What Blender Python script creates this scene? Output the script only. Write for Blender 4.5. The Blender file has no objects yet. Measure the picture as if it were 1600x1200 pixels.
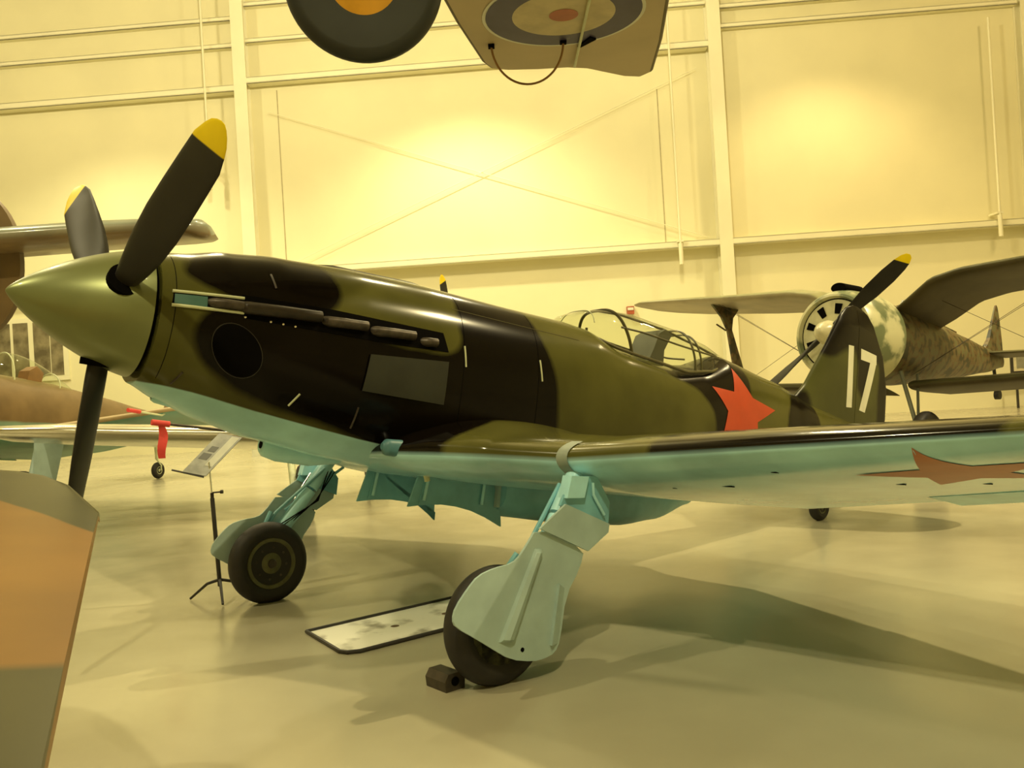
import bpy, bmesh, math, random
import numpy as np
from mathutils import Matrix, Vector
random.seed(4)
PI = math.pi
SC = bpy.context.scene
COL = SC.collection

# ---------------------------------------------------------------- camera
H_EYE, PITCH, ROLL, F_PX = 1.4537, -0.004, 0.0589, 1402.2
cd = bpy.data.cameras.new('camera'); cam = bpy.data.objects.new('camera', cd); COL.objects.link(cam)
cd.sensor_width = 36; cd.lens = F_PX/1600*36; cd.clip_end = 200; cd.clip_start = 0.05
vup = Vector((0, math.sin(PITCH), math.cos(PITCH))); vd = Vector((0, math.cos(PITCH), -math.sin(PITCH)))
cx = Vector((1, 0, 0))*math.cos(ROLL) - vup*math.sin(ROLL)
cy = Vector((1, 0, 0))*math.sin(ROLL) + vup*math.cos(ROLL)
cam.matrix_world = Matrix(((cx.x, cy.x, -vd.x, 0), (cx.y, cy.y, -vd.y, 0), (cx.z, cy.z, -vd.z, H_EYE), (0, 0, 0, 1)))
SC.camera = cam

# ---------------------------------------------------------------- world and exposure
w = bpy.data.worlds.new('world'); SC.world = w; w.use_nodes = True
w.node_tree.nodes['Background'].inputs[0].default_value = (1.0, .80, .42, 1)
w.node_tree.nodes['Background'].inputs[1].default_value = 0.35
SC.view_settings.view_transform = 'Standard'; SC.view_settings.look = 'None'
SC.view_settings.exposure = 0.0; SC.view_settings.gamma = 1.0; SC.view_settings.use_curve_mapping = False

# ---------------------------------------------------------------- hangar lamps (high bay reflectors under the roof), plus fill points added to brighten the wall
def lamp(x, y, z, power, size=150, blend=.35, rad=.22, aim=None, col=(1.0, .88, .50)):
    l = bpy.data.lights.new('high_bay_light', 'SPOT'); o = bpy.data.objects.new('high_bay_light', l); COL.objects.link(o)
    l.energy = power; l.spot_size = math.radians(size); l.spot_blend = blend; l.shadow_soft_size = rad; l.color = col
    o.location = (x, y, z)
    d = Vector(aim if aim else (x, y, 0)) - Vector((x, y, z))
    o.rotation_euler = d.to_track_quat('-Z', 'Y').to_euler()
def fill_point(x, y, z, power, col=(1.0, .88, .50), rad=.35):
    """added fill light in every direction, set apart from the lamps, to brighten the upper wall"""
    l = bpy.data.lights.new('fill_light', 'POINT'); o = bpy.data.objects.new('fill_light', l); COL.objects.link(o)
    l.energy = power; l.shadow_soft_size = rad; l.color = col; o.location = (x, y, z)
for x, p, c in ((-12.0, 1.3, (1.0, .92, .52)), (-1.2, 1.5, (1.0, .94, .55)), (9.8, .62, (1.0, .76, .36))):
    lamp(x, 24.0, 12.4, 1950*p, 124, .7, col=c)
for x, y, p in ((11.5, 7.5, 6400), (-9.5, 13, 1100), (2.5, 14.5, 1000), (-9, 2, 2300), (14, 15, 700), (0, -5, 3400)):
    lamp(x, y, 12.0, p, 150, .5, .2, col=(1.0, .83, .44) if x > 11 else (1.0, .88, .50))
for x, y, p, q in ((-16, 19, 1500, 0), (-5.5, 19, 1750, 0), (4.0, 19, 1400, 0), (15, 18, 750, 1), (2, 0, 500, 0)): fill_point(x, y, 12.8, p, (1.0, .76, .38) if q else (1.0, .87, .52))

# ---------------------------------------------------------------- node materials
def new_mat(name):
    m = bpy.data.materials.new(name); m.use_nodes = True
    nt = m.node_tree; return m, nt, nt.nodes['Principled BSDF']
def paint(name, col, rough=.4, metal=0, vary=.12, scale=6, bump=0, coat=0, spec=.5, col2=None, streak=None):
    m, nt, b = new_mat(name); N = nt.nodes; L = nt.links
    tc = N.new('ShaderNodeTexCoord'); no = N.new('ShaderNodeTexNoise'); no.inputs['Scale'].default_value = scale
    no.inputs['Detail'].default_value = 5
    if streak:
        mp = N.new('ShaderNodeMapping'); mp.inputs['Scale'].default_value = streak
        L.new(tc.outputs['Object'], mp.inputs[0]); L.new(mp.outputs[0], no.inputs['Vector'])
    else: L.new(tc.outputs['Object'], no.inputs['Vector'])
    mx = N.new('ShaderNodeMix'); mx.data_type = 'RGBA'
    c2 = col2 or tuple(c*(1-vary*2) for c in col)
    mx.inputs[6].default_value = (*col, 1); mx.inputs[7].default_value = (*c2, 1)
    mr = N.new('ShaderNodeMapRange'); mr.inputs[1].default_value = .38; mr.inputs[2].default_value = .68
    L.new(no.outputs[0], mr.inputs[0]); L.new(mr.outputs[0], mx.inputs[0]); L.new(mx.outputs[2], b.inputs['Base Color'])
    b.inputs['Roughness'].default_value = rough; b.inputs['Metallic'].default_value = metal
    b.inputs['Specular IOR Level'].default_value = spec
    if coat: b.inputs['Coat Weight'].default_value = coat; b.inputs['Coat Roughness'].default_value = .06
    if bump:
        bp = N.new('ShaderNodeBump'); bp.inputs['Strength'].default_value = bump; bp.inputs['Distance'].default_value = .01
        L.new(no.outputs[0], bp.inputs['Height']); L.new(bp.outputs[0], b.inputs['Normal'])
    return m
def layered(name, base, layers, rough=.2, wob=.03, wscale=3, coat=.3, vary=.15, spec=.2):
    """base colour with painted layers, each bounded by a signed-distance attribute of the mesh"""
    m, nt, b = new_mat(name); N = nt.nodes; L = nt.links
    tc = N.new('ShaderNodeTexCoord')
    no = N.new('ShaderNodeTexNoise'); no.inputs['Scale'].default_value = wscale; no.inputs['Detail'].default_value = 3
    L.new(tc.outputs['Object'], no.inputs['Vector'])
    n2 = N.new('ShaderNodeTexNoise'); n2.inputs['Scale'].default_value = 1.6; n2.inputs['Detail'].default_value = 6
    L.new(tc.outputs['Object'], n2.inputs['Vector'])
    def vcol(c):
        mx = N.new('ShaderNodeMix'); mx.data_type = 'RGBA'
        mx.inputs[6].default_value = (*c, 1); mx.inputs[7].default_value = (*[v*(1-vary*2) for v in c], 1)
        mr = N.new('ShaderNodeMapRange'); mr.inputs[1].default_value = .4; mr.inputs[2].default_value = .65
        L.new(n2.outputs[0], mr.inputs[0]); L.new(mr.outputs[0], mx.inputs[0]); return mx.outputs[2]
    out = vcol(base)
    for attr, c, soft, wv in layers:
        at = N.new('ShaderNodeAttribute'); at.attribute_name = attr
        src = at.outputs['Fac']
        if wv:
            mm = N.new('ShaderNodeMath'); mm.operation = 'MULTIPLY_ADD'
            L.new(no.outputs[0], mm.inputs[0]); mm.inputs[1].default_value = wv; mm.inputs[2].default_value = -wv*.5
            ad = N.new('ShaderNodeMath'); ad.operation = 'ADD'; L.new(mm.outputs[0], ad.inputs[0]); L.new(src, ad.inputs[1]); src = ad.outputs[0]
        mr = N.new('ShaderNodeMapRange'); mr.inputs[1].default_value = -soft; mr.inputs[2].default_value = soft
        L.new(src, mr.inputs[0])
        mx = N.new('ShaderNodeMix'); mx.data_type = 'RGBA'
        L.new(mr.outputs[0], mx.inputs[0]); L.new(out, mx.inputs[6]); L.new(vcol(c), mx.inputs[7]); out = mx.outputs[2]
    L.new(out, b.inputs['Base Color']); b.inputs['Roughness'].default_value = rough
    b.inputs['Coat Weight'].default_value = coat; b.inputs['Coat Roughness'].default_value = .08
    b.inputs['Specular IOR Level'].default_value = spec
    return m
def glass(name, col=(.9, .93, .85), rough=.02):
    m, nt, b = new_mat(name); N = nt.nodes; L = nt.links
    tr = N.new('ShaderNodeBsdfTransparent'); tr.inputs[0].default_value = (*col, 1)
    gl = N.new('ShaderNodeBsdfGlossy'); gl.inputs['Roughness'].default_value = rough
    fr = N.new('ShaderNodeFresnel'); ge = N.new('ShaderNodeNewGeometry'); io = N.new('ShaderNodeMapRange'); io.inputs[3].default_value = 1.4; io.inputs[4].default_value = 1/1.4
    L.new(ge.outputs['Backfacing'], io.inputs[0]); L.new(io.outputs[0], fr.inputs[0])
    mx = N.new('ShaderNodeMixShader'); L.new(fr.outputs[0], mx.inputs[0]); L.new(tr.outputs[0], mx.inputs[1]); L.new(gl.outputs[0], mx.inputs[2])
    L.new(mx.outputs[0], N['Material Output'].inputs[0]); return m

OLIVE = (.092, .090, .021); DARK = (.0045, .003, .002); BLUE = (.48, .86, .95); RED = (.62, .07, .02)
M_mig = layered('mig_camouflage', OLIVE, [('dark', DARK, .02, .05), ('blue', BLUE, .003, 0)], rough=.16, coat=.0, spec=.14)
M_fin = layered('fin_camouflage', (.075, .08, .022), [('dark', DARK, .03, .06)], rough=.3, coat=.0)
M_wing = layered('wing_camouflage', OLIVE, [('dark', DARK, .02, .05), ('blue', BLUE, .004, 0)], rough=.14, coat=.12, spec=.4)
M_spin = paint('spinner_green', (.20, .225, .09), .36, .45, .06, 4, coat=.15)
M_blade = layered('blade_paint', (.028, .026, .02), [('tip', (.95, .72, .01), .004, 0)], rough=.38, coat=0)
M_blue = paint('light_blue_paint', (.45, .82, .90), .35, vary=.1, scale=5)
M_bluedk = paint('door_blue_paint', (.22, .52, .60), .42, vary=.12, scale=5)
M_bluegrey = paint('gear_door_paint', (.42, .56, .54), .42, vary=.08, scale=5)
M_blk = paint('black_recess', (.003, .0025, .002), .9, spec=.05)
M_rub = paint('tyre_rubber', (.018, .015, .012), .6, vary=.2, scale=9, bump=.15)
M_hub = paint('olive_wheel_hub', (.12, .12, .045), .45, vary=.2, scale=14)
M_exh = paint('exhaust_steel', (.085, .07, .055), .42, .55, .25, 20)
M_exd = paint('exhaust_dark', (.03, .022, .014), .4, .2, .2, 20)
M_chr = paint('chrome', (.85, .82, .75), .15, 1, .02)
M_cream = paint('cream_trim', (.62, .66, .42), .4)
M_star = paint('red_star_paint', (.50, .05, .012), .4, vary=.06)
M_starf = paint('faded_star_paint', (.50, .20, .10), .45, vary=.06)
M_white = paint('white_number_paint', (.75, .75, .6), .45, vary=.05)
M_glass = glass('canopy_glass')
M_frame = paint('canopy_frame_paint', (.10, .09, .035), .35)
M_trim = paint('intake_rim_dark', (.02, .017, .01), .4)
M_grey = paint('dark_grey_green_panel', (.020, .023, .016), .42, vary=.15)

# ---------------------------------------------------------------- mesh helpers
def link_mesh(name, V, F, mat, parent=None, label=None, smooth=True, attrs=None, sharp=38, mats=None, fm=None):
    me = bpy.data.meshes.new(name)
    me.from_pydata([tuple(v) for v in V], [], [tuple(f) for f in F]); me.validate()
    for m in (mats or [mat]): me.materials.append(m)
    if fm: me.polygons.foreach_set('material_index', fm)
    if attrs:
        for k, a in attrs.items():
            at = me.attributes.new(k, 'FLOAT', 'POINT'); at.data.foreach_set('value', np.asarray(a, dtype=np.float32))
    bm = bmesh.new(); bm.from_mesh(me)
    bmesh.ops.recalc_face_normals(bm, faces=bm.faces)
    if smooth:
        for f in bm.faces: f.smooth = True
        th = math.radians(sharp)
        for e in bm.edges:
            if len(e.link_faces) == 2 and e.calc_face_angle(0) > th: e.smooth = False
    bm.to_mesh(me); bm.free()
    o = bpy.data.objects.new(name, me); COL.objects.link(o)
    if parent is not None: o.parent = parent
    if label: o['label'] = label
    return o
class MB:
    def __init__(s): s.V = []; s.F = []; s.fm = []
    def add(s, V, F, mi=0):
        k = len(s.V); s.V += [tuple(v) for v in V]; s.F += [tuple(i+k for i in f) for f in F]; s.fm += [mi]*len(F); return s
    def box(s, a, b, mi=0):
        (x0, y0, z0), (x1, y1, z1) = a, b
        V = [(x, y, z) for x in (x0, x1) for y in (y0, y1) for z in (z0, z1)]
        return s.add(V, [(0, 1, 3, 2), (4, 6, 7, 5), (0, 4, 5, 1), (2, 3, 7, 6), (0, 2, 6, 4), (1, 5, 7, 3)], mi)
    def tube(s, pts, r, n=12, mi=0, caps=True):
        P = [Vector(p) for p in pts]; rs = r if isinstance(r, (list, tuple)) else [r]*len(P)
        V = []; F = []; prev = None
        for i, p in enumerate(P):
            d = (P[min(i+1, len(P)-1)]-P[max(i-1, 0)]).normalized()
            if prev is None:
                u = d.orthogonal().normalized()
            else: u = (prev-d*prev.dot(d)).normalized()
            prev = u; v = d.cross(u)
            for k in range(n):
                a = 2*PI*k/n; V.append(p+(u*math.cos(a)+v*math.sin(a))*rs[i])
        for i in range(len(P)-1):
            for k in range(n): F.append((i*n+k, i*n+(k+1) % n, (i+1)*n+(k+1) % n, (i+1)*n+k))
        if caps: F.append(tuple(range(n-1, -1, -1))); F.append(tuple((len(P)-1)*n+k for k in range(n)))
        return s.add(V, F, mi)
    def lathe(s, prof, org, axis, n=48, mi=0, cap=True):
        o = Vector(org); a = Vector(axis).normalized(); u = a.orthogonal().normalized(); v = a.cross(u)
        V = []; F = []
        for t, r in prof:
            for k in range(n):
                q = 2*PI*k/n; V.append(o+a*t+(u*math.cos(q)+v*math.sin(q))*r)
        for i in range(len(prof)-1):
            for k in range(n): F.append((i*n+k, i*n+(k+1) % n, (i+1)*n+(k+1) % n, (i+1)*n+k))
        if cap and prof[0][1] > 1e-6: F.append(tuple(range(n)))
        if cap and prof[-1][1] > 1e-6: F.append(tuple((len(prof)-1)*n+k for k in range(n)))
        return s.add(V, F, mi)
    def prism(s, poly, fn0, fn1, mi=0):
        n = len(poly); V = [fn0(*p) for p in poly]+[fn1(*p) for p in poly]
        F = [tuple(range(n)), tuple(range(2*n-1, n-1, -1))]+[(i, (i+1) % n, (i+1) % n+n, i+n) for i in range(n)]
        return s.add(V, F, mi)
    def obj(s, name, mat, parent=None, label=None, smooth=True, attrs=None, sharp=38):
        mats = mat if isinstance(mat, list) else [mat]
        return link_mesh(name, s.V, s.F, None, parent, label, smooth, attrs, sharp, mats, s.fm)
def smooth_poly(poly, it=2):
    for _ in range(it):
        q = []
        for i, p in enumerate(poly):
            n = poly[(i+1) % len(poly)]
            q += [(p[0]*.75+n[0]*.25, p[1]*.75+n[1]*.25), (p[0]*.25+n[0]*.75, p[1]*.25+n[1]*.75)]
        poly = q
    return poly
def sdf(poly, X, Y):
    """signed distance, positive inside"""
    X = np.asarray(X, float); Y = np.asarray(Y, float)
    d = np.full(X.shape, 1e9); ins = np.zeros(X.shape, bool); n = len(poly)
    for i in range(n):
        x0, y0 = poly[i]; x1, y1 = poly[(i+1) % n]
        ex, ey = x1-x0, y1-y0; t = np.clip(((X-x0)*ex+(Y-y0)*ey)/(ex*ex+ey*ey+1e-12), 0, 1)
        d = np.minimum(d, np.hypot(X-x0-ex*t, Y-y0-ey*t))
        if y0 != y1:
            c = ((y0 > Y) != (y1 > Y)) & (X < (x1-x0)*(Y-y0)/(y1-y0)+x0); ins ^= c
    return np.where(ins, d, -d)
def union(polys, X, Y):
    r = np.full(np.shape(X), -9.)
    for p in polys: r = np.maximum(r, sdf(p, X, Y))
    return r
def tab(T, x):
    if x <= T[0][0]: return list(T[0][1:])
    for a, b in zip(T, T[1:]):
        if x <= b[0]:
            t = (x-a[0])/(b[0]-a[0]); t = t*t*(3-2*t)*.35+t*.65
            return [p+(q-p)*t for p, q in zip(a[1:], b[1:])]
    return list(T[-1][1:])
def sec_pt(T, x, a):
    zt, zb, w, zc, nu, nl = tab(T, x); c, s = math.cos(a), math.sin(a); n = nu if s >= 0 else nl
    return (x, w*math.copysign(abs(c)**(2/n), c), zc+((zt-zc) if s >= 0 else (zc-zb))*math.copysign(abs(s)**(2/n), s))
def sec_y(T, x, z):
    zt, zb, w, zc, nu, nl = tab(T, x); n, h = (nu, zt-zc) if z >= zc else (nl, zc-zb)
    s = min(1, abs(z-zc)/h); return w*max(0, 1-s**n)**(1/n)
def body_loft(T, x0, x1, dx, n=96):
    V = []; F = []; xs = np.arange(x0, x1+1e-6, dx)
    for x in xs:
        for k in range(n): V.append(sec_pt(T, x, 2*PI*k/n))
    for i in range(len(xs)-1):
        for k in range(n): F.append((i*n+k, i*n+(k+1) % n, (i+1)*n+(k+1) % n, (i+1)*n+k))
    F.append(tuple(range(n))); F.append(tuple((len(xs)-1)*n+k for k in range(n)))
    return V, F
def foil(n=28):
    """closed loop of (x, thickness sign): upper surface TE to LE, then lower LE to TE"""
    xs = [.5*(1-math.cos(PI*i/n)) for i in range(n+1)]
    return [(x, 1) for x in reversed(xs)]+[(x, -1) for x in xs[1:]]
def foil_z(x, s, t, cam=.018):
    yt = 5*t*(.2969*math.sqrt(x)-.126*x-.3516*x*x+.2843*x**3-.1015*x**4)+.002*x
    yc = cam*(1-(2*x-.9)**2) if x > 0 else 0
    return yc*min(1, x*6)+s*yt
def wing_sec(secs, y):
    for a, b in zip(secs, secs[1:]):
        if y <= b[0]:
            t = max(0, (y-a[0])/(b[0]-a[0])); return [p+(q-p)*t for p, q in zip(a, b)]
    return list(secs[-1])
def wing_z(secs, x, y, s):
    _, xl, zl, ch, th, dz = wing_sec(secs, y); u = min(1, max(0, (x-xl)/ch))
    return zl+dz*u+foil_z(u, s, th)*ch
def wing_mesh(secs, side=1, dy=.04, n=28):
    """secs: (y, x_le, z_le, chord, thickness ratio, z of the trailing edge relative to the leading edge)"""
    fl = foil(n); m = len(fl); ys = list(np.arange(secs[0][0], secs[-1][0], dy))+[secs[-1][0]]
    V = []; F = []; und = []
    for y in ys:
        _, xl, zl, ch, th, dz = wing_sec(secs, y)
        for u, s in fl:
            V.append((xl+u*ch, side*y, zl+dz*u+foil_z(u, s, th)*ch)); und.append(-s*u*ch)
    for i in range(len(ys)-1):
        for k in range(m-1): F.append((i*m+k, i*m+k+1, (i+1)*m+k+1, (i+1)*m+k))
        F.append((i*m+m-1, i*m, (i+1)*m, (i+1)*m+m-1))
    F.append(tuple(range(m))); F.append(tuple((len(ys)-1)*m+k for k in range(m)))
    return V, F, np.array(und)
def decal(poly, fn, rings=8, seg=10, center=None):
    """a painted shape laid on a surface: fn(a, b) gives the surface point"""
    c = center or (sum(p[0] for p in poly)/len(poly), sum(p[1] for p in poly)/len(poly))
    B = []
    for i, p in enumerate(poly):
        n = poly[(i+1) % len(poly)]
        for k in range(seg): B.append((p[0]+(n[0]-p[0])*k/seg, p[1]+(n[1]-p[1])*k/seg))
    m = len(B); V = [fn(*c)]; F = []
    for r in range(1, rings+1):
        for b in B: V.append(fn(c[0]+(b[0]-c[0])*r/rings, c[1]+(b[1]-c[1])*r/rings))
    for k in range(m): F.append((0, 1+k, 1+(k+1) % m))
    for r in range(rings-1):
        for k in range(m): F.append((1+r*m+k, 1+(r+1)*m+k, 1+(r+1)*m+(k+1) % m, 1+r*m+(k+1) % m))
    return V, F

# ---------------------------------------------------------------- naming helpers
def tag(o, label, cat, group=None):
    o['label'] = label; o['category'] = cat
    if group: o['group'] = group
    return o
def struct(o): o['kind'] = 'structure'; return o
def empty(name, loc): 
    e = bpy.data.objects.new(name, None); e.empty_display_size = .2; COL.objects.link(e); e.location = loc; return e
class Craft:
    """an aircraft: x aft from the nose tip, y to port, z up, standing nose-up by th and turned by psi"""
    def __init__(s, name, label, cat, org, psi, th, base):
        F = Vector((-math.sin(psi), -math.cos(psi), 0)); P = Vector((0, 0, 1)).cross(F)
        Fw = F*math.cos(th)+Vector((0, 0, 1))*math.sin(th); U = Fw.cross(P)
        if U.z < 0: U = -U
        A = -Fw
        s.M = Matrix(((A.x, P.x, U.x, org[0]), (A.y, P.y, U.y, org[1]), (A.z, P.z, U.z, org[2]), (0, 0, 0, 1)))
        s.root = empty(name, base); tag(s.root, label, cat)
        s.L = Matrix.Translation(-Vector(base)) @ s.M
    def part(s, o):
        o.parent = s.root; o.matrix_local = s.L; return o

# ================================================================ THE SETTING
def box_struct(name, a, b, mat): m = MB(); m.box(a, b); return struct(m.obj(name, mat, smooth=False))
def floor_mat():
    m, nt, b = new_mat('painted_concrete'); N = nt.nodes; L = nt.links
    tc = N.new('ShaderNodeTexCoord'); n1 = N.new('ShaderNodeTexNoise'); n1.inputs['Scale'].default_value = .55; n1.inputs['Detail'].default_value = 7
    L.new(tc.outputs['Object'], n1.inputs['Vector'])
    cr = N.new('ShaderNodeValToRGB'); cr.color_ramp.elements[0].position = .35; cr.color_ramp.elements[1].position = .7
    cr.color_ramp.elements[0].color = (.36, .33, .225, 1); cr.color_ramp.elements[1].color = (.45, .415, .285, 1)
    L.new(n1.outputs[0], cr.inputs[0]); L.new(cr.outputs[0], b.inputs['Base Color'])
    n2 = N.new('ShaderNodeTexNoise'); n2.inputs['Scale'].default_value = 2.2; n2.inputs['Detail'].default_value = 4
    L.new(tc.outputs['Object'], n2.inputs['Vector'])
    mr = N.new('ShaderNodeMapRange'); mr.inputs[3].default_value = .13; mr.inputs[4].default_value = .32
    L.new(n2.outputs[0], mr.inputs[0]); L.new(mr.outputs[0], b.inputs['Roughness'])
    b.inputs['Specular IOR Level'].default_value = .45
    return m
M_floor = floor_mat()
M_wall = paint('cream_wall_panel', (.80, .75, .49), .7, vary=.03, scale=.5)
M_steel = paint('cream_steel', (.84, .80, .58), .55, vary=.03, scale=1)
WY = 28.0; YAW = -.060     # the back wall runs a little nearer to the right
def wy(x): return WY+(x)*YAW
box_struct('floor', (-30, -16, -.2), (26, 31, 0), M_floor)
def wall_box(name, x0, x1, z0, z1, d0, d1, mat, kind=True):
    """a box standing on the back wall between depths d0 and d1 in front of it"""
    m = MB()
    V = [(x, wy(x)-d, z) for x in (x0, x1) for d in (d1, d0) for z in (z0, z1)]
    m.add(V, [(0, 1, 3, 2), (4, 6, 7, 5), (0, 4, 5, 1), (2, 3, 7, 6), (0, 2, 6, 4), (1, 5, 7, 3)])
    o = m.obj(name, mat, smooth=False); return struct(o) if kind else o
wall_box('wall_back', -30, 26, 0, 16, -.3, 0, M_wall)
box_struct('wall_left', (-30.3, -16, 0), (-30, 31, 16), M_wall)
box_struct('wall_right', (26, -16, 0), (26.3, 31, 16), M_wall)
box_struct('wall_front', (-30, -16.3, 0), (26, -16, 16), M_wall)
M_ceil = paint('ceiling_panel', (.55, .50, .32), .8)
box_struct('ceiling', (-30, -16, 16), (26, 31, 16.3), M_ceil)
tn = [0]
def trim(x0, x1, z0, z1, d0, d1, mat=None):
    tn[0] += 1; return wall_box('trim_%d' % tn[0], x0, x1, z0, z1, d0, d1, mat or M_steel)
for cxx in (-22.9, -7.95, 6.75, 15.95):                         # wide flange columns
    m = MB()
    for x0, x1, d0, d1 in ((-.2, .2, .38, .42), (-.2, .2, .0, .04), (-.02, .02, .04, .38)):
        V = [(cxx+x, wy(cxx)-d, z) for x in (x0, x1) for d in (d1, d0) for z in (0, 16)]
        m.add(V, [(0, 1, 3, 2), (4, 6, 7, 5), (0, 4, 5, 1), (2, 3, 7, 6), (0, 2, 6, 4), (1, 5, 7, 3)])
    tn[0] += 1; struct(m.obj('trim_%d' % tn[0], M_steel, smooth=False))
def girt(x0, x1, z, d=.36, h=.16):
    tn[0] += 1; m = MB()
    for z0, z1, a, b in ((z-h/2, z+h/2, d-.04, d), (z+h/2-.03, z+h/2, 0, d), (z-h/2, z-h/2+.03, 0, d)):
        V = [(x, wy(x)-q, zz) for x in (x0, x1) for q in (b, a) for zz in (z0, z1)]
        m.add(V, [(0, 1, 3, 2), (4, 6, 7, 5), (0, 4, 5, 1), (2, 3, 7, 6), (0, 2, 6, 4), (1, 5, 7, 3)])
    struct(m.obj('trim_%d' % tn[0], M_steel, smooth=False))
for x0, x1, zs in ((-22.7, -8.15, (5.5, 11.35, 12.75, 13.6)), (-7.75, 6.55, (5.5, 11.55, 12.85, 14.0)), (6.95, 15.75, (5.5, 12.1, 12.7)), (16.15, 25.9, (5.5, 12.1))):
    for z in zs: girt(x0, x1, z, .40 if z < 12 else .26, .2 if z < 12 else .14)
# crossed tie rods behind the centre bay
tn[0] += 1; m = MB()
m.tube([(-7.2, wy(-7.2)-.12, 10.6), (6.3, wy(6.3)-.12, 5.7)], .012, 8); m.tube([(-6.8, wy(-6.8)-.16, 5.7), (6.2, wy(6.2)-.16, 10.9)], .012, 8)
struct(m.obj('trim_%d' % tn[0], M_steel))
# vertical seams on the wall and the conduits that hang from the roof
for x, z0, z1 in ((5.0, 5.6, 10.4), (-6.9, 5.6, 11.3), (15.0, 5.7, 9.0)): trim(x-.012, x+.012, z0, z1, 0, .012, paint('wall_seam_%d' % tn[0], (.42, .36, .2), .7))
cn = 0
for x, z0, z1, lb in ((-9.05, 8.2, 15.9, 'thin cream conduit on the wall left of the left column, behind the propeller tip'),
                      (5.35, 4.9, 15.9, 'cream conduit dropping down the wall just left of the middle column'),
                      (14.75, 5.1, 11.6, 'cream conduit on the wall at the right edge, above the biplane wing')):
    m = MB(); y = wy(x)-.5
    m.tube([(x, y, z1), (x, y, z0)], .035, 10)
    o = m.obj('conduit_pipe', M_steel); tag(o, lb, 'pipe', 'conduits on the back wall')
    m = MB(); m.tube([(x, y, z0+.62 if x > 0 else z0+.5), (x, y, z0-.02)], .065, 12); m.obj('pipe_sleeve', M_steel, o)
    m = MB(); m.box((x-.09, y-.03, z0+.66), (x+.09, y+.46, z0+.72)); m.obj('wall_bracket', M_steel, o, smooth=False)
# window high on the left wall bay
M_wglass = paint('dark_window_pane', (.12, .10, .06), .12, vary=.4, scale=2.5, col2=(.30, .26, .16), spec=.6)
wf = wall_box('window_1', -16.9, -14.15, 2.55, 4.6, -.02, .06, M_steel); wf.name = 'window_1'
def wbox(x0, x1, z0, z1, d0, d1):
    V = [(x, wy(x)-d, z) for x in (x0, x1) for d in (d1, d0) for z in (z0, z1)]
    return V, [(0, 1, 3, 2), (4, 6, 7, 5), (0, 4, 5, 1), (2, 3, 7, 6), (0, 2, 6, 4), (1, 5, 7, 3)]
for x0, x1 in ((-16.7, -16.05), (-15.95, -15.45), (-15.28, -14.75), (-14.72, -14.32)):
    m = MB(); m.add(*wbox(x0, x1, 2.72, 4.45, .05, .075)); m.obj('window_pane', M_wglass, wf, smooth=False)

# ================================================================ THE MIG FIGHTER
FUS = [(.635,.335,-.37,.352,0,2,2),(.78,.362,-.437,.38,-.02,2,2.05),(1.0,.42,-.515,.395,-.03,2.1,2.1),
 (1.3,.462,-.585,.405,-.04,2.2,2.3),(1.8,.497,-.655,.415,-.05,2.2,2.5),(2.3,.510,-.70,.42,-.06,2.2,2.7),
 (3.0,.502,-.73,.425,-.08,2.2,2.7),(3.5,.505,-.73,.425,-.08,2.2,2.7),(3.7,.49,-.73,.425,-.08,2.3,2.7),(4.0,.40,-.72,.42,-.08,2.4,2.7),
 (4.6,.345,-.69,.39,-.08,2.4,2.6),(4.95,.40,-.66,.365,-.06,2.3,2.5),(5.35,.545,-.60,.335,-.04,2.1,2.3),(6.17,.446,-.46,.25,0,2,2.2),
 (6.43,.395,-.41,.225,.01,2,2.2),(6.86,.30,-.32,.18,.02,2,2),(7.5,.235,-.19,.115,.05,2,2),(8.0,.18,-.06,.06,.07,2,2),(8.16,.13,.02,.02,.08,2,2)]
mig = Craft('fighter_plane', 'green and black camouflaged fighter with light blue belly and red star, in the foreground', 'plane',
            (-2.431, 4.357, 2.073), .8894, .1852, (-1.004, 5.514, 0))
V, F = body_loft(FUS, .635, 8.155, .02, 128)
A_ = np.array(V); X, Y, Z = A_[:, 0], A_[:, 1], A_[:, 2]
D1 = smooth_poly([(.72, .22), (.82, .33), (.95, .60), (1.22, .62), (1.5, .46), (1.62, .34), (1.62, .2), (1.50, .10), (1.0, .10), (.85, .15)], 2)
D2 = smooth_poly([(.84, .02), (.80, -.10), (.86, -.24), (1.05, -.35), (1.36, -.44), (1.9, -.54), (2.5, -.8), (3.3, -.8), (3.28, -.2), (3.2, .12), (3.1, .3), (3.05, .7),
                  (2.5, .7), (2.42, .3), (2.45, .12), (2.34, .03), (2.0, .03), (1.7, .07), (1.5, .12), (1.15, .13), (.95, .08)], 2)
D3 = smooth_poly([(4.4, .26), (4.7, .34), (4.95, .45), (5.3, .62), (5.55, .5), (5.58, .3), (5.48, .08), (5.36, -.1), (5.2, -.5), (5.0, -.5), (5.02, -.05), (4.9, .1), (4.75, .18)], 2)
D4 = smooth_poly([(6.1, .0), (6.3, .35), (6.6, .5), (6.8, .25), (6.75, -.4), (6.3, -.4)], 2)
dark = union([D1, D2, D3, D4], X, Z)
bl = [(.6, -.355), (.73, -.37), (.88, -.39), (1.05, -.42), (1.22, -.45), (1.4, -.475), (1.6, -.503), (1.85, -.535), (2.1, -.56), (4.8, -.56), (6.0, -.3), (8.2, -.05)]
blue = np.interp(X, [p[0] for p in bl], [p[1] for p in bl])-Z
o = link_mesh('fuselage', V, F, M_mig, attrs={'dark': dark, 'blue': blue}); fus = mig.part(o)
def sub(o, par, label=None):
    o.parent = par
    if label: o['label'] = label
    return o
def side_fn(off, s=1, T=FUS): return lambda x, z: (x, s*(sec_y(T, x, z)+off), z)
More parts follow.
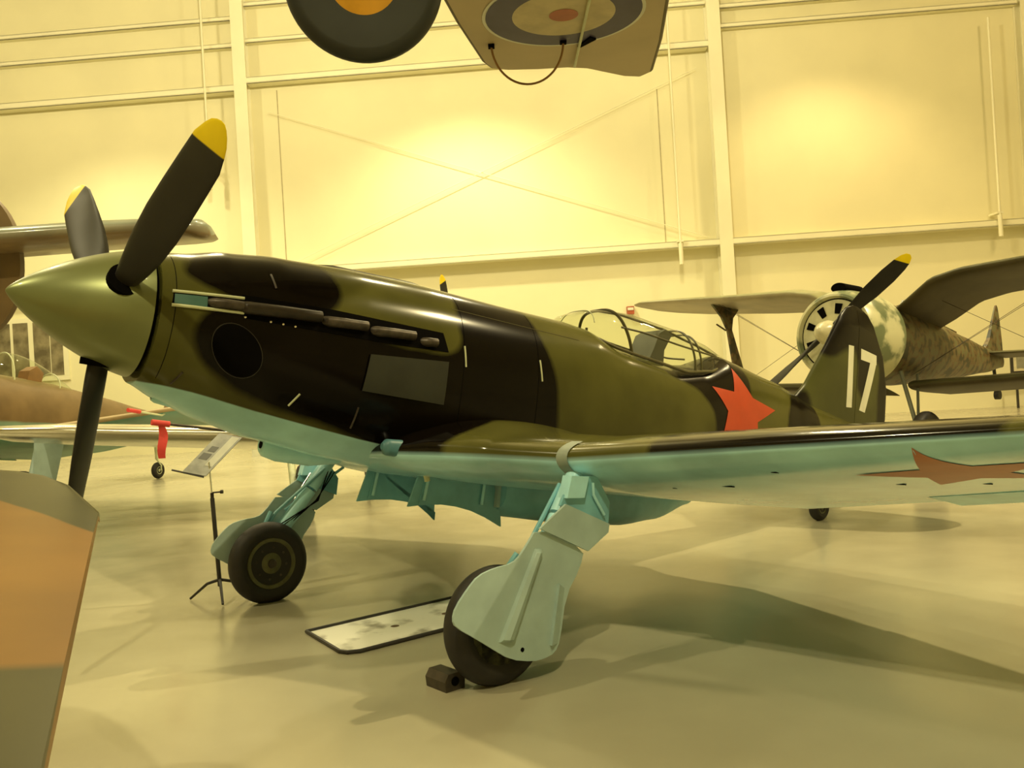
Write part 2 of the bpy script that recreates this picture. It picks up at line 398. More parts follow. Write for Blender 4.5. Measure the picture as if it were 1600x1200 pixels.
# star on each flank
STAR = [(5.35, .43), (5.28, .215), (4.99, .22), (5.17, .04), (5.08, -.30), (5.36, -.13), (5.66, -.32), (5.62, 0), (5.93, .14), (5.56, .20)]
V, F = decal(STAR, side_fn(.004), 12, 8, (5.38, .05)); sub(link_mesh('star_emblem', V, F, M_star), fus, 'red five-pointed star')
V, F = decal(STAR, side_fn(.004, -1), 12, 8, (5.38, .05)); sub(link_mesh('star_emblem', V, F, M_star), fus, 'red five-pointed star')
# lighter side panel below the exhausts
V, F = decal([(1.80, -.05), (2.34, -.01), (2.335, -.275), (1.775, -.265)], side_fn(.012), 6, 10); sub(link_mesh('side_panel', V, F, M_grey), fus, 'dark grey-green panel below the exhausts')
# dark oval opening in the nose flank
ov = [(1.035+.155*math.cos(a)*math.cos(-.75)-.115*math.sin(a)*math.sin(-.75), -.155+.155*math.cos(a)*math.sin(-.75)+.115*math.sin(a)*math.cos(-.75)) for a in np.linspace(0, 2*PI, 40)[:-1]]
V, F = decal(ov, lambda x, z: (x, sec_y(FUS, x, z)+.006-.03*max(0, 1-((x-1.035)**2+(z+.155)**2)/.01), z) if False else (x, sec_y(FUS, x, z)+.006, z), 8, 2)
sub(link_mesh('oval_intake', V, F, M_blk), fus, 'black oval opening')
m = MB(); m.tube([(x, sec_y(FUS, x, z)+.003, z) for x, z in ov+ov[:1]], .0035, 6, caps=False); sub(m.obj('intake_rim', M_trim), fus)
# slot with turquoise inside and pale edges in front of the exhausts
V, F = decal([(.685, .088), (1.04, .118), (1.04, .052), (.68, .028)], side_fn(.005), 4, 8); sub(link_mesh('exhaust_slot', V, F, M_blk), fus)
V, F = decal([(.69, .082), (.85, .096), (.85, .040), (.69, .033)], side_fn(.008), 4, 6); sub(link_mesh('slot_lining', V, F, paint('slot_teal', (.06, .15, .13), .4)), fus, 'turquoise lining of the slot')
for za, zb in ((.095, .125), (.022, .045)):
    m = MB(); m.tube([(x, sec_y(FUS, x, za+(zb-za)*(x-.68)/.36)+.006, za+(zb-za)*(x-.68)/.36) for x in np.linspace(.68, 1.04, 8)], .0085, 8)
    sub(m.obj('slot_edge', M_cream), fus, 'pale slot edge')
# exhaust stacks
V, F = decal([(1.03, .145), (1.52, .165), (2.30, .165), (2.34, .05), (1.9, .03), (1.04, .02)], side_fn(.003), 4, 14); sub(link_mesh('exhaust_recess', V, F, M_blk), fus)
for x0, x1, z0, z1, r, mt in ((1.02, 1.47, .075, .105, .034, M_exd), (1.49, 1.76, .09, .105, .030, M_exh), (1.80, 2.08, .09, .105, .030, M_exh), (2.14, 2.24, .085, .09, .028, M_exh), (.86, 1.03, .07, .08, .026, M_exh)):
    m = MB(); ya = sec_y(FUS, (x0+x1)/2, z0)
    pts = [(x0-.02, ya-.05, z0), (x0+.03, ya+.008, z0), ((x0+x1)/2, ya+.016, (z0+z1)/2), (x1, ya+.02, z1)]
    m.tube(pts, [r*.8, r, r, r*.96], 18); m.tube([(x1-.004, ya+.02, z1), (x1+.003, ya+.0202, z1)], r*.72, 16, 1)
    sub(m.obj('exhaust_stack', [mt, M_blk]), fus)
for k, x in enumerate((1.05, 1.19, 1.26, 1.33)):
    m = MB(); m.lathe([(0, .007), (.004, .006), (.006, 0)], (x, sec_y(FUS, x, .025)+.003, .025), (0, 1, 0), 10); sub(m.obj('rivet', M_chr), fus)
# reflections along the cowl seams, put in as pale and steel strips
for pts in ([(2.46, .11), (2.475, -.02)], [(3.08, .12), (3.10, -.02)], [(1.2, .30), (1.22, .22)], [(1.42, -.33), (1.375, -.40)], [(.80, -.30), (.77, -.36)], [(1.78, -.36), (1.77, -.48)]):
    m = MB(); (xa, za), (xb, zb) = pts
    m.tube([(xa+(xb-xa)*t, sec_y(FUS, xa+(xb-xa)*t, za+(zb-za)*t)+.002, za+(zb-za)*t) for t in np.linspace(0, 1, 6)], .006, 6)
    sub(m.obj('seam_glint', M_cream if pts[0][0] in (2.46, 3.08, 1.42) else M_exh), fus)
# panel seams on the cowling
for xs, zs in (([.70, .70], [-.34, .30]), ([2.46, 2.46], [-.5, .44]), ([3.07, 3.07], [-.5, .44])):
    m = MB(); m.tube([(xs[0], sec_y(FUS, xs[0], z)-.0005, z) for z in np.linspace(zs[0], zs[1], 30)], .0022, 5); sub(m.obj('panel_seam', M_blk), fus)
m = MB(); m.tube([(x, sec_y(FUS, x, .345-.01*(x-2.4))-.0005, .345-.01*(x-2.4)) for x in np.linspace(2.4, 3.5, 30)], .003, 5); sub(m.obj('panel_seam', M_frame), fus)
# top fairing on the spine ahead of the windscreen and blister humps of the cowl
m = MB()
m.add(*body_loft([(1.5, .475, .40, .03, .42, 2, 2), (1.7, .512, .38, .10, .42, 2, 2), (2.25, .528, .40, .12, .44, 2, 2), (2.55, .495, .40, .06, .44, 2, 2)], 1.5, 2.55, .05, 24))
o = m.obj('top_fairing', M_fin, attrs={'dark': [(.3 if v[0] < 2.0 else -.3) for v in m.V]}); sub(o, fus)
# belly blisters with a dark hole in front
for x0, x1, y0, z0, r, hx in ((1.46, 2.05, -.16, -.61, .085, 1.465), (.76, .99, -.03, -.42, .04, .765)):
    m = MB(); n = 12
    prof = [(0, r*.55), (.02, r*.8), (.1, r), ((x1-x0)*.55, r*.95), ((x1-x0)*.85, r*.5), (x1-x0, 0.002)]
    m.lathe(prof, (x0, y0, z0), (1, 0, -.06), 24); m.lathe([(-.003, r*.28), (0, r*.28)], (x0-.001, y0, z0), (1, 0, -.06), 16, 1)
    sub(m.obj('belly_blister', [M_blue, M_blk]), fus, 'light blue blister under the nose')
# spinner and propeller
sp = []
for i in range(41):
    t = (i/40)**1.6; sp.append((t*.61, .338*(.5*t**.6+.5*(1-(1-t)**1.7))))
m = MB(); m.lathe(sp+[(.612, .33)], (0, 0, 0), (1, 0, 0), 96); spin = mig.part(m.obj('spinner', M_spin)); spin['label'] = 'pointed olive green propeller spinner'
m = MB(); m.lathe([(.605, .30), (.66, .30)], (0, 0, 0), (1, 0, 0), 64); mig.part(m.obj('spinner_backplate', M_blk))
BL = [(.18, .065, .062, 1.2), (.27, .11, .075, 1.15), (.36, .135, .07, .95), (.45, .165, .058, .80), (.60, .205, .046, .70), (.80, .232, .036, .62), (1.0, .238, .030, .54), (1.2, .236, .022, .48),
      (1.34, .228, .017, .46), (1.42, .19, .013, .41), (1.47, .15, .01, .40), (1.50, .10, .007, .40), (1.52, .05, .004, .40), (1.526, .01, .003, .40)]
def blade_mesh(phi, xp, BL=BL, R=1.0, tipr=1.375, hand=1, n=20):
    rad = Vector((0, math.sin(phi), math.cos(phi))); tan = Vector((0, -math.cos(phi), math.sin(phi)))*hand; fw = Vector((-1, 0, 0))
    V = []; F = []; tp = []
    for r, c, th, be in BL:
        ch = tan*math.cos(be)+fw*math.sin(be); nn = rad.cross(ch)
        for k in range(n):
            a = 2*PI*k/n; V.append(Vector((xp, 0, 0))+rad*r*R+(ch*math.cos(a)*c*.5+nn*math.sin(a)*th*.5)*R); tp.append(r*R-tipr+.5*math.cos(a)*c*.5*R)
    for i in range(len(BL)-1):
        for k in range(n): F.append((i*n+k, i*n+(k+1) % n, (i+1)*n+(k+1) % n, (i+1)*n+k))
    F.append(tuple(range(n))); F.append(tuple((len(BL)-1)*n+k for k in range(n)))
    return V, F, tp
def densify(BL, k=4):
    out = []
    for a, b in zip(BL, BL[1:]):
        for i in range(k): out.append(tuple(p+(q-p)*i/k for p, q in zip(a, b)))
    return out+[BL[-1]]
BLd = densify(BL)
for j in range(3):
    ph = 1.1587+j*2*PI/3
    V, F, tp = blade_mesh(ph, .4733, BLd); b = sub(link_mesh('propeller_blade', V, F, M_blade, attrs={'tip': tp}), spin, 'black propeller blade with yellow tip')
    m = MB(); rad = Vector((0, math.sin(ph), math.cos(ph)))
    m.lathe([(.22, .088), (.302, .088), (.3025, .05)], (.4733, 0, 0), rad, 32); sub(m.obj('blade_cuff', M_blk), spin)
# wings
def wsecs(dih):
    def z(y): return -.557+max(0, y-1.4)*dih
    return [(0, 1.95, -.60, 2.95, .10, -.08), (.42, 1.98, -.585, 2.85, .115, -.09), (.62, 2.14, -.57, 2.62, .128, -.105), (.9, 2.30, -.56, 2.44, .135, -.12), (1.4, 2.457, z(1.4), 2.28, .138, -.13),
            (2.5, 2.545, z(2.5), 1.93, .13, -.11), (3.6, 2.64, z(3.6), 1.56, .12, -.085), (4.3, 2.72, z(4.3), 1.30, .11, -.07), (4.7, 2.84, z(4.7), 1.08, .10, -.055), (4.95, 3.02, z(4.95), .76, .10, -.03), (5.08, 3.22, z(5.08), .40, .09, 0), (5.11, 3.34, z(5.11), .12, .1, 0)]
WD = smooth_poly([(1.7, -1), (1.7, .55), (2.2, .72), (2.6, .62), (2.9, .3), (2.9, -1)], 2)
WD2 = smooth_poly([(2.0, 2.0), (3.0, 1.9), (3.6, 2.3), (5, 2.4), (5, 3.5), (3.6, 3.7), (2.0, 3.4)], 2)
WD3 = smooth_poly([(2.2, 4.4), (4.5, 4.2), (4.5, 5.3), (2.2, 5.3)], 1)
for side, dih in ((1, .0745), (-1, .112)):
    secs = wsecs(dih); V, F, und = wing_mesh(secs, side, .03, 36); A_ = np.array(V)
    dk = union([WD, WD2, WD3], A_[:, 0], np.abs(A_[:, 1]))
    # swollen root fairing on the upper surface
    ya = np.abs(A_[:, 1]); bump = .085*np.exp(-((ya-.45)/.33)**2)*np.sin(PI*np.clip((A_[:, 0]-2.05)/1.9, 0, 1))*(und < 0)
    V = [(v[0], v[1], v[2]+b) for v, b in zip(V, bump)]
    wg = mig.part(link_mesh('wing', V, F, M_wing, attrs={'dark': dk, 'blue': und-.004}, sharp=60))
    wg['label'] = 'port wing, camouflaged above and light blue below' if side > 0 else 'starboard wing, camouflaged above and light blue below'
    R_, c_ = .42, (3.05, 3.19); st = []
    for i in range(10):
        a = PI*i/5; rr = R_ if i % 2 == 0 else R_*.42; st.append((c_[0]-rr*math.cos(a), c_[1]+rr*math.sin(a)))
    V, F = decal(st, lambda x, y: (x, side*y, wing_z(secs, x, y, -1)-.003), 10, 6, c_); sub(link_mesh('star_emblem', V, F, M_starf), wg, 'faded red star under the wing')
    # aileron, slightly drooped below the trailing edge
    al = [(2.75, *([0]*0))] if False else None
    m = MB(); pts = []
    for y in np.linspace(2.55, 4.75, 14):
        _, xl, zl, ch, th, dz = wing_sec(secs, y); pts.append((y, xl+ch*.80, xl+ch*1.0, zl+dz*.8, zl+dz, ch))
    VV = []; FF = []
    for y, xa, xb, za, zb, ch in pts: VV += [(xa, side*y, za+.018*ch), (xb, side*y, zb-.035), (xb, side*y, zb-.043), (xa, side*y, za-.022*ch)]
    for i in range(len(pts)-1):
        for k in range(4): FF.append((i*4+k, i*4+(k+1) % 4, i*4+4+(k+1) % 4, i*4+4+k))
    FF += [(0, 1, 2, 3), tuple(len(VV)-4+k for k in range(4))]
    sub(link_mesh('aileron', VV, FF, M_blue, smooth=False), wg)
    # joint strip at the wing break
    m = MB(); V = []; F = []; q = [(u, s) for u, s in foil(36) if u < .05]
    for yy in (1.36, 1.43):
        for u, s in q:
            _, xl, zl, ch, th, dz = wing_sec(secs, yy); V.append((xl+u*ch-.004, side*yy, zl+dz*u+foil_z(u, s, th)*ch*1.03+.001*s))
    k_ = len(q)
    for i in range(k_-1): F.append((i, i+1, i+1+k_, i+k_))
    sub(link_mesh('joint_strip', V, F, paint('joint_tape_%d' % (side+1), (.28, .33, .27), .5)), wg)
    # slots and hinge brackets on the underside
    for x, y, l in ((2.95, 1.75, .0), (3.0, 2.05, .12), (3.3, 2.8, .06), (2.75, 2.5, .03), (3.5, 3.1, .05)):
        m = MB(); z = wing_z(secs, x, y, -1)
        m.box((x-.012, side*y-.006-l*.25, z-.002), (x+.012, side*y+.006+l*.25, z+.01)); sub(m.obj('access_slot', M_blk, smooth=False), wg)
# wing root intake cheeks
m = MB(); m.add(*body_loft([(1.95, -.57, -.61, .02, -.59, 2, 2), (2.0, -.545, -.64, .05, -.59, 2.5, 2.5), (2.25, -.54, -.65, .05, -.59, 2.5, 2.5)], 1.95, 2.25, .02, 24))
m.V = [((x-1.95)*.55+1.93, y*.8+.43, z+.025) for x, y, z in m.V]; sub(m.obj('root_intake', paint('scoop_blue', (.09, .24, .28), .45)), fus, 'small blue scoop at the wing root')
# fin, rudder and tailplane
FIN = [(6.50, .30), (6.585, .368), (6.733, .499), (7.081, .964), (7.31, 1.298), (7.42, 1.393), (7.552, 1.432), (7.70, 1.428), (7.84, 1.38), (7.963, 1.287), (8.179, .981), (8.267, .649), (8.262, .34), (8.2, .0), (8.1, -.1), (7.0, 0), (6.5, .1)]
def fin_mesh():
    lev = list(np.linspace(-.08, 1.43, 64)); V = []; F = []; n = 20; rows = 0
    for z in lev:
        xs = []
        for i in range(len(FIN)):
            (x0, z0), (x1, z1) = FIN[i], FIN[(i+1) % len(FIN)]
            if (z0-z)*(z1-z) <= 0 and z0 != z1: xs.append(x0+(x1-x0)*(z-z0)/(z1-z0))
        if len(xs) < 2: continue
        a, b = min(xs), max(xs); th = .055*min(1, (1.47-z)*4)
        for k in range(n*2):
            t = k/n if k < n else 2-k/n; u = .5*(1-math.cos(PI*t)); s = 1 if k < n else -1
            V.append((a+(b-a)*u, s*th*(math.sin(PI*u**.55)+.02), z))
        rows += 1
    m = 2*n
    for i in range(rows-1):
        for k in range(m): F.append((i*m+k, i*m+(k+1) % m, (i+1)*m+(k+1) % m, (i+1)*m+k))
    F.append(tuple(range(m))); F.append(tuple((rows-1)*m+k for k in range(m)))
    return V, F
V, F = fin_mesh(); A_ = np.array(V)
FD = [smooth_poly([(6.9, .95), (7.05, .78), (7.35, .92), (7.5, 1.0), (7.62, .85), (7.6, .6), (7.72, .45), (7.9, .6), (7.95, .9), (8.1, .9), (8.05, .5), (8.1, -.2), (8.4, -.2), (8.5, 1.6), (6.9, 1.6)], 2),
      smooth_poly([(6.4, .2), (6.72, .52), (6.85, .2), (6.8, -.1), (6.4, -.1)], 2)]
fin = mig.part(link_mesh('tail_fin', V, F, M_fin, attrs={'dark': union(FD, A_[:, 0], A_[:, 2])}, sharp=50))
fin['label'] = 'tail fin and rudder with white number 17'
def fin_y(x, z):
    xs = []
    for i in range(len(FIN)):
        (x0, z0), (x1, z1) = FIN[i], FIN[(i+1) % len(FIN)]
        if (z0-z)*(z1-z) <= 0 and z0 != z1: xs.append(x0+(x1-x0)*(z-z0)/(z1-z0))
    a, b = min(xs), max(xs); u = min(1, max(0, (x-a)/(b-a))); return .055*min(1, (1.47-z)*4)*(math.sin(PI*u**.55)+.02)
for s in (1, -1):
    m = MB()
    quads = [[(7.405, .99), (7.505, .995), (7.525, .37), (7.415, .362)], [(7.655, .995), (8.01, .98), (8.013, .88), (7.662, .882)], [(7.875, .90), (8.013, .90), (7.80, .352), (7.678, .363)]]
    for poly in quads:
        if s < 0: poly = [(15.55-x, z) for x, z in poly]
        V, F = decal(poly, lambda x, z: (x, s*(fin_y(x, z)+.0025), z), 5, 10); m.add(V, F)
    sub(m.obj('number_seventeen', M_white, smooth=False), fin, 'white number 17')
m = MB(); m.tube([(7.60, fin_y(7.60, z)-.001, z) for z in np.linspace(.1, 1.38, 30)], .0025, 5); sub(m.obj('rudder_hinge_line', M_blk, smooth=False), fin)
for side in (1, -1):
    V, F, und = wing_mesh([(.05, 6.85, .03, 1.15, .09, 0), (.6, 6.95, .03, 1.0, .09, 0), (1.2, 7.1, .03, .75, .09, 0), (1.42, 7.25, .03, .5, .09, 0), (1.5, 7.42, .03, .2, .08, 0)], side, .05, 20)
    mig.part(link_mesh('tailplane', V, F, M_wing, attrs={'dark': np.full(len(V), -.2), 'blue': und}, sharp=60))
# canopy: glass bubble with frames, headrest and seat armour
def can_sec(x):
    return tab([(3.52, .50, .02, .49), (3.60, .565, .12, .46), (3.75, .625, .21, .43), (3.95, .668, .27, .37), (4.2, .685, .285, .345), (4.7, .66, .285, .31), (5.05, .61, .24, .37), (5.40, .552, .10, .50)], x)
def can_pt(x, a, off=0):
    zt, w, zs = can_sec(x); c = math.cos(a); return (x, (w+off)*math.copysign(abs(c)**.62, c), zs-.03+(zt-zs+.03+off)*max(0, math.sin(a))**.85)
V = []; F = []; xs = np.linspace(3.52, 5.40, 50); n = 28
for x in xs:
    for k in range(n+1): V.append(can_pt(x, PI*k/n))
for i in range(len(xs)-1):
    for k in range(n): F.append((i*(n+1)+k, i*(n+1)+k+1, (i+1)*(n+1)+k+1, (i+1)*(n+1)+k))
can = mig.part(link_mesh('canopy', V, F, M_glass)); can['label'] = 'glazed cockpit canopy'
def arch(x0, lean, r, mt=M_frame, a0=0, a1=PI):
    m = MB(); m.tube([can_pt(x0+lean*math.sin(a), a, .004) for a in np.linspace(a0, a1, 28)], r, 8, caps=True); sub(m.obj('canopy_frame', mt), can)
arch(4.08, -.12, .012); arch(4.83, -.06, .009); arch(4.92, -.05, .008)
for a in (.52, PI-.52): 
    m = MB(); m.tube([can_pt(x, a, .004) for x in np.linspace(3.98, 5.2, 24)], .008, 8); sub(m.obj('canopy_frame', M_frame), can)
m = MB(); m.tube([can_pt(x, PI/2, .003) for x in np.linspace(3.97, 5.40, 24)], .011, 8); sub(m.obj('canopy_frame', M_frame), can)
for a in (.02, PI-.02):
    m = MB(); m.tube([can_pt(x, a, .008) for x in np.linspace(3.62, 5.36, 30)], .012, 8); sub(m.obj('canopy_rail', M_frame), can)
arch(3.74, .02, .004, M_cream, .5, PI-.5)
m = MB(); m.prism([(4.40, .30), (4.48, .46), (4.53, .585), (4.60, .63), (4.68, .60), (4.60, .46), (4.60, .30)], lambda x, z: (x, -.13, z), lambda x, z: (x, .13, z))
o = mig.part(m.obj('seat_headrest', paint('headrest_grey', (.08, .08, .055), .5))); o['label'] = 'dark headrest armour inside the canopy'
m = MB(); m.box((3.80, -.12, .36), (3.88, .12, .44)); m.tube([(3.86, 0, .42), (3.86, 0, .52)], .010, 8); mig.part(m.obj('gun_sight', paint('sight_grey', (.12, .11, .08), .5), smooth=False))
# belly radiator
RAD = [(2.98, -.60, -.90, .30, -.74, 4, 3.2), (3.2, -.60, -.935, .33, -.74, 4, 3.2), (3.7, -.60, -.955, .34, -.74, 4, 3), (4.25, -.58, -.945, .31, -.72, 3, 2.6), (4.65, -.56, -.885, .24, -.70, 3, 2.3), (5.1, -.5, -.74, .12, -.62, 2, 2)]
V, F = body_loft(RAD, 2.98, 5.1, .04, 56); rd = mig.part(link_mesh('belly_radiator', V, F, M_bluedk)); rd['label'] = 'blue belly radiator housing'
m = MB(); m.box((2.955, -.24, -.87), (2.982, .24, -.72)); sub(m.obj('radiator_mouth', M_bluegrey, smooth=False), rd)
for y in (-.12, .0, .14, .18): m = MB(); m.box((2.93, y-.006, -.86), (2.96, y+.006, -.70)); sub(m.obj('radiator_vane', M_blue, smooth=False), rd)
# hinged wheel well doors under the centre section
for y, lab in ((.20, 'nearer light blue wheel well door hanging under the belly'), (-.20, 'farther light blue wheel well door hanging under the belly')):
    k = 0 if y > 0 else -.13
    poly = [(2.36+k, -.66), (2.29+k, -.905), (2.40+k, -.888), (2.54+k, -.878), (2.66+k, -.885), (2.78+k, -.905), (2.90+k, -.942), (3.03+k*2, -.995), (3.02+k*2, -.93), (2.97+k*1.7, -.80), (2.92+k*1.6, -.66)]
    m = MB(); m.prism(poly, lambda x, z: (x, y-.008, z), lambda x, z: (x, y+.008, z)); dr = mig.part(m.obj('wheel_well_door', M_bluedk, smooth=False)); dr['label'] = lab
    for x, dx in ((2.42+k, -.03), (2.86+k, -.02)):
        m = MB(); m.tube([(x, y+.02, -.66), (x+dx, y+.025, -.86)], .010, 8); sub(m.obj('door_stiffener', M_blue), dr)
    m = MB(); m.prism([(2.40+k, -.70), (2.46+k, -.70), (2.58+k, -.868), (2.36+k, -.885)], lambda x, z: (x, y+.008, z), lambda x, z: (x, y+.014, z)); sub(m.obj('door_gusset', M_bluedk, smooth=False), dr)
m = MB(); m.tube([(2.32, .32, -.69), (2.34, .32, -.74)], .018, 8); mig.part(m.obj('drain_pipe', M_cream))
# main wheels and legs
mud = mig.L.inverted()
def wheel(part_fn, c, axis, R, wd, hubr, names=('tyre', 'wheel_hub'), mt=M_hub, lab=None):
    """tyre with flattened foot and dished hub"""
    m = MB(); prof = []
    for k in range(25):
        a = -PI/2+PI*k/24; prof.append((math.sin(a)*wd/2, R-wd*.42+math.cos(a)*wd*.42))
    prof = [(-wd*.36, hubr)]+prof+[(wd*.36, hubr)]
    m.lathe(prof, c, axis, 64); ty = part_fn(m.obj(names[0], M_rub))
    if lab: ty['label'] = lab
    h = MB(); h.lathe([(-wd*.36, 0), (-wd*.36, hubr*1.02), (-wd*.30, hubr*1.02), (wd*.30, hubr*1.02), (wd*.42, hubr*.98), (wd*.40, hubr*.86), (wd*.34, hubr*.82), (wd*.33, hubr*.45), (wd*.42, hubr*.32), (wd*.44, hubr*.1), (wd*.44, 0)], c, axis, 48)
    sub(h.obj(names[1], mt), ty)
    return ty
Mi = mig.M.inverted()
for side in (1, -1):
    cw = Vector((-1.004, 5.514, .283))+Vector((.630, -.777, 0))*1.354*side
    c = Mi @ cw
    ty = wheel(mig.part, c, Vector((0, -side, 0)), .295, .17, .185, lab='black main wheel tyre with flattened foot')
    # bolts and centre cap
    for k in range(8):
        a = 2*PI*k/8; m = MB(); m.lathe([(0, .009), (.008, .009), (.01, 0)], c+Vector((math.cos(a)*.115, -side*.057, math.sin(a)*.115)), (0, -side, 0), 8); sub(m.obj('hub_bolt', M_exh), ty)
    m = MB(); m.lathe([(0, .035), (.012, .03), (.014, 0)], c+Vector((0, -side*.072, 0)), (0, -side, 0), 20); sub(m.obj('hub_cap', M_exh), ty)
    m = MB(); top = Vector((2.56, side*1.40, -.64)); ax = c+Vector((0, side*.115, 0)); kn = top.lerp(ax, .55)
    m.tube([top, top.lerp(ax, .28)], .054, 20); m.tube([top.lerp(ax, .30), kn, ax+Vector((.03, 0, .08))], [.052, .052, .044], 18); m.tube([ax, c], .03, 14)
    leg = mig.part(m.obj('landing_gear_leg', M_blue)); leg['label'] = 'light blue landing gear leg'
    m = MB(); m.tube([(2.455, side*1.47, -.75), (2.345, side*1.47, -.96)], .015, 12); sub(m.obj('piston_rod', M_chr), leg)
    m = MB(); m.tube([(2.66, side*1.34, -.68), c+Vector((.14, side*.12, .38))], .011, 10); m.tube([(2.50, side*1.34, -.70), c+Vector((.06, side*.10, .36)), c+Vector((0, side*.09, .25))], .012, 8)
    sub(m.obj('drag_brace', M_bluedk), leg)
    m = MB()
    for q in range(3): m.tube([(2.54+.03*q, side*(1.36), -.72), (2.48-.01*q, side*1.35, -.95), c+Vector((.05+.04*q, side*.06, .25))], .0045, 6)
    sub(m.obj('brake_hose', M_blk), leg)
    m = MB(); zz = c+Vector((.02, side*.10, .36)); m.tube([zz, zz+Vector((-.05, -side*.03, -.1)), zz+Vector((0, 0, -.2))], .018, 8); sub(m.obj('torque_link', M_bluedk), leg)
    # outboard doors
    def fy(x, z, k=0): return side*(1.50+k-.10*max(0, -.95-z)*0)
    door = smooth_poly([(2.225, -.915), (2.55, -1.02), (2.53, -1.12), (2.445, -1.26), (2.43, -1.48), (2.40, -1.54), (2.33, -1.565), (2.26, -1.575), (2.117, -1.56), (2.0, -1.505), (1.913, -1.462), (1.775, -1.40), (1.755, -1.365), (1.765, -1.31), (1.83, -1.22), (1.88, -1.165), (1.972, -1.128), (2.08, -1.105), (2.13, -1.06)], 1)
    m = MB(); m.prism(door, lambda x, z: (x, fy(x, z), z), lambda x, z: (x, fy(x, z, .014), z)); dr = mig.part(m.obj('gear_door', M_bluegrey, smooth=False)); dr['label'] = 'large pale blue gear leg door covering the wheel'
    m = MB(); V = []; a0, a1 = Vector((2.235, 0, -1.03)), Vector((2.075, 0, -1.475)); prf = [(-.036, 0), (-.028, .02), (0, .03), (.028, .02), (.036, 0)]
    F = []
    for i, t in enumerate((0, .04, .97, 1)):
        p = a0.lerp(a1, t); k = 0.3 if i in (0, 3) else 1; wdt = .6+.6*t
        for a, b in prf: V.append((p.x+a*wdt, side*(1.514+b*k), p.z))
    for i in range(3):
        for j in range(4): F.append((i*5+j, i*5+j+1, i*5+6+j, i*5+5+j))
    F += [(0, 1, 2, 3, 4), (15, 16, 17, 18, 19)]
    sub(link_mesh('door_bulge', V, F, M_bluegrey), dr)
    m = MB(); m.prism([(2.38, -1.20), (2.43, -1.22), (2.415, -1.49), (2.36, -1.50)], lambda x, z: (x, side*1.514, z), lambda x, z: (x, side*(1.514+.02*(1 if x < 2.4 else .1)), z)); sub(m.obj('door_ridge', M_bluegrey, smooth=False), dr)
    m = MB(); m.lathe([(0, .011), (.0165, .011)], (2.185, side*1.50, -1.515), (0, side, 0), 12); sub(m.obj('door_hole', M_blk), dr)
    m = MB(); m.prism([(2.38, -.80), (2.70, -.885), (2.695, -.93), (2.56, -1.03), (2.22, -.93)], lambda x, z: (x, side*1.52, z), lambda x, z: (x, side*1.535, z)); o = mig.part(m.obj('gear_door', M_bluegrey, smooth=False)); o['label'] = 'middle pale blue gear leg door'
    m = MB(); m.prism([(2.42, -.66), (2.60, -.64), (2.71, -.77), (2.71, -.90), (2.36, -.81)], lambda x, z: (x, side*1.50, z), lambda x, z: (x, side*1.515, z)); d3 = mig.part(m.obj('gear_door', M_bluedk, smooth=False)); d3['label'] = 'upper light blue gear leg door'
    m = MB(); m.tube([(2.56, side*1.53, -.68), (2.57, side*1.53, -.74), (2.66, side*1.53, -.84)], .008, 8); sub(m.obj('door_rod', M_blue), d3)
    m = MB(); m.prism([(2.40, -.655), (2.52, -.65), (2.50, -.76), (2.38, -.77)], lambda x, z: (x, side*1.47, z), lambda x, z: (x, side*1.54, z)); sub(m.obj('door_hinge', M_blue, smooth=False), d3)
# tail wheel
cw = Mi @ Vector(mig.M @ Vector((7.116, 0, -.778)))
tw_w = mig.M @ Vector((7.116, 0, 0)); tw_w.z = .125
ctr = Mi @ Vector((tw_w.x-.0, tw_w.y, .125)); ctr.x = 7.116+.0; ctr = Mi @ Vector(((mig.M @ Vector((7.09, 0, -.66))).x, (mig.M @ Vector((7.09, 0, -.66))).y, .128))
wheel(mig.part, ctr, Vector((0, 1, 0)), .13, .10, .06, lab='small black tail wheel')
m = MB(); m.tube([(7.05, 0, -.22), ctr+Vector((-.02, 0, .17))], .03, 12)
for s in (1, -1): m.tube([ctr+Vector((-.02, 0, .17)), ctr+Vector((0, s*.07, .10)), ctr+Vector((0, s*.07, 0))], .014, 8)
mig.part(m.obj('tail_wheel_fork', M_bluedk))
# pitot tube under the starboard wing
sw = wsecs(.112); px_ = 2.62; pz = wing_z(sw, 2.66, 3.45, -1)+.01
m = MB(); m.tube([(2.68, -3.45, pz), (2.5, -3.45, pz-.055), (1.93, -3.45, pz-.055)], .013, 10); mig.part(m.obj('pitot_tube', M_exh))
# second piece at the starboard tip lamp
m = MB(); m.lathe([(0, .0), (.015, .012), (.03, .014), (.06, .01)], (3.02, -4.9, -.16), (1, 0, 0), 12); mig.part(m.obj('tip_lamp', M_cream))
# red streamer cover hanging from the pitot
M_ribbon = paint('red_ribbon', (.75, .06, .05), .6, vary=.1)
def streamer(P, fwd, ln, hang, label, grp='red pitot covers', wdt=.05):
    P = Vector(P); f = Vector(fwd).normalized(); root = empty('pitot_cover', P); tag(root, label, 'pitot cover', grp)
    m = MB(); m.tube([f*-.03, f*ln], .028, 12); sl = m.obj('cover_sleeve', M_ribbon, root)
    if hang:
        m = MB(); V = []; F = []; s = Vector((1, .2, 0)).normalized()
        for i in range(9):
            t = i/8; c = f*(ln*.35)+Vector((.012*math.sin(t*5), .01*math.sin(t*7), -.02-hang*t)); w2 = wdt*(.5+.2*math.sin(t*4)+.25*t)
            V += [c-s*w2+Vector((0, .002, 0)), c+s*w2+Vector((0, .002, 0)), c+s*w2-Vector((0, .002, 0)), c-s*w2-Vector((0, .002, 0))]
        for i in range(8):
            for k in range(4): F.append((i*4+k, i*4+(k+1) % 4, i*4+4+(k+1) % 4, i*4+4+k))
        F += [(0, 1, 2, 3), (32, 33, 34, 35)]
        link_mesh('hanging_ribbon', V, F, M_ribbon, root)
    return root
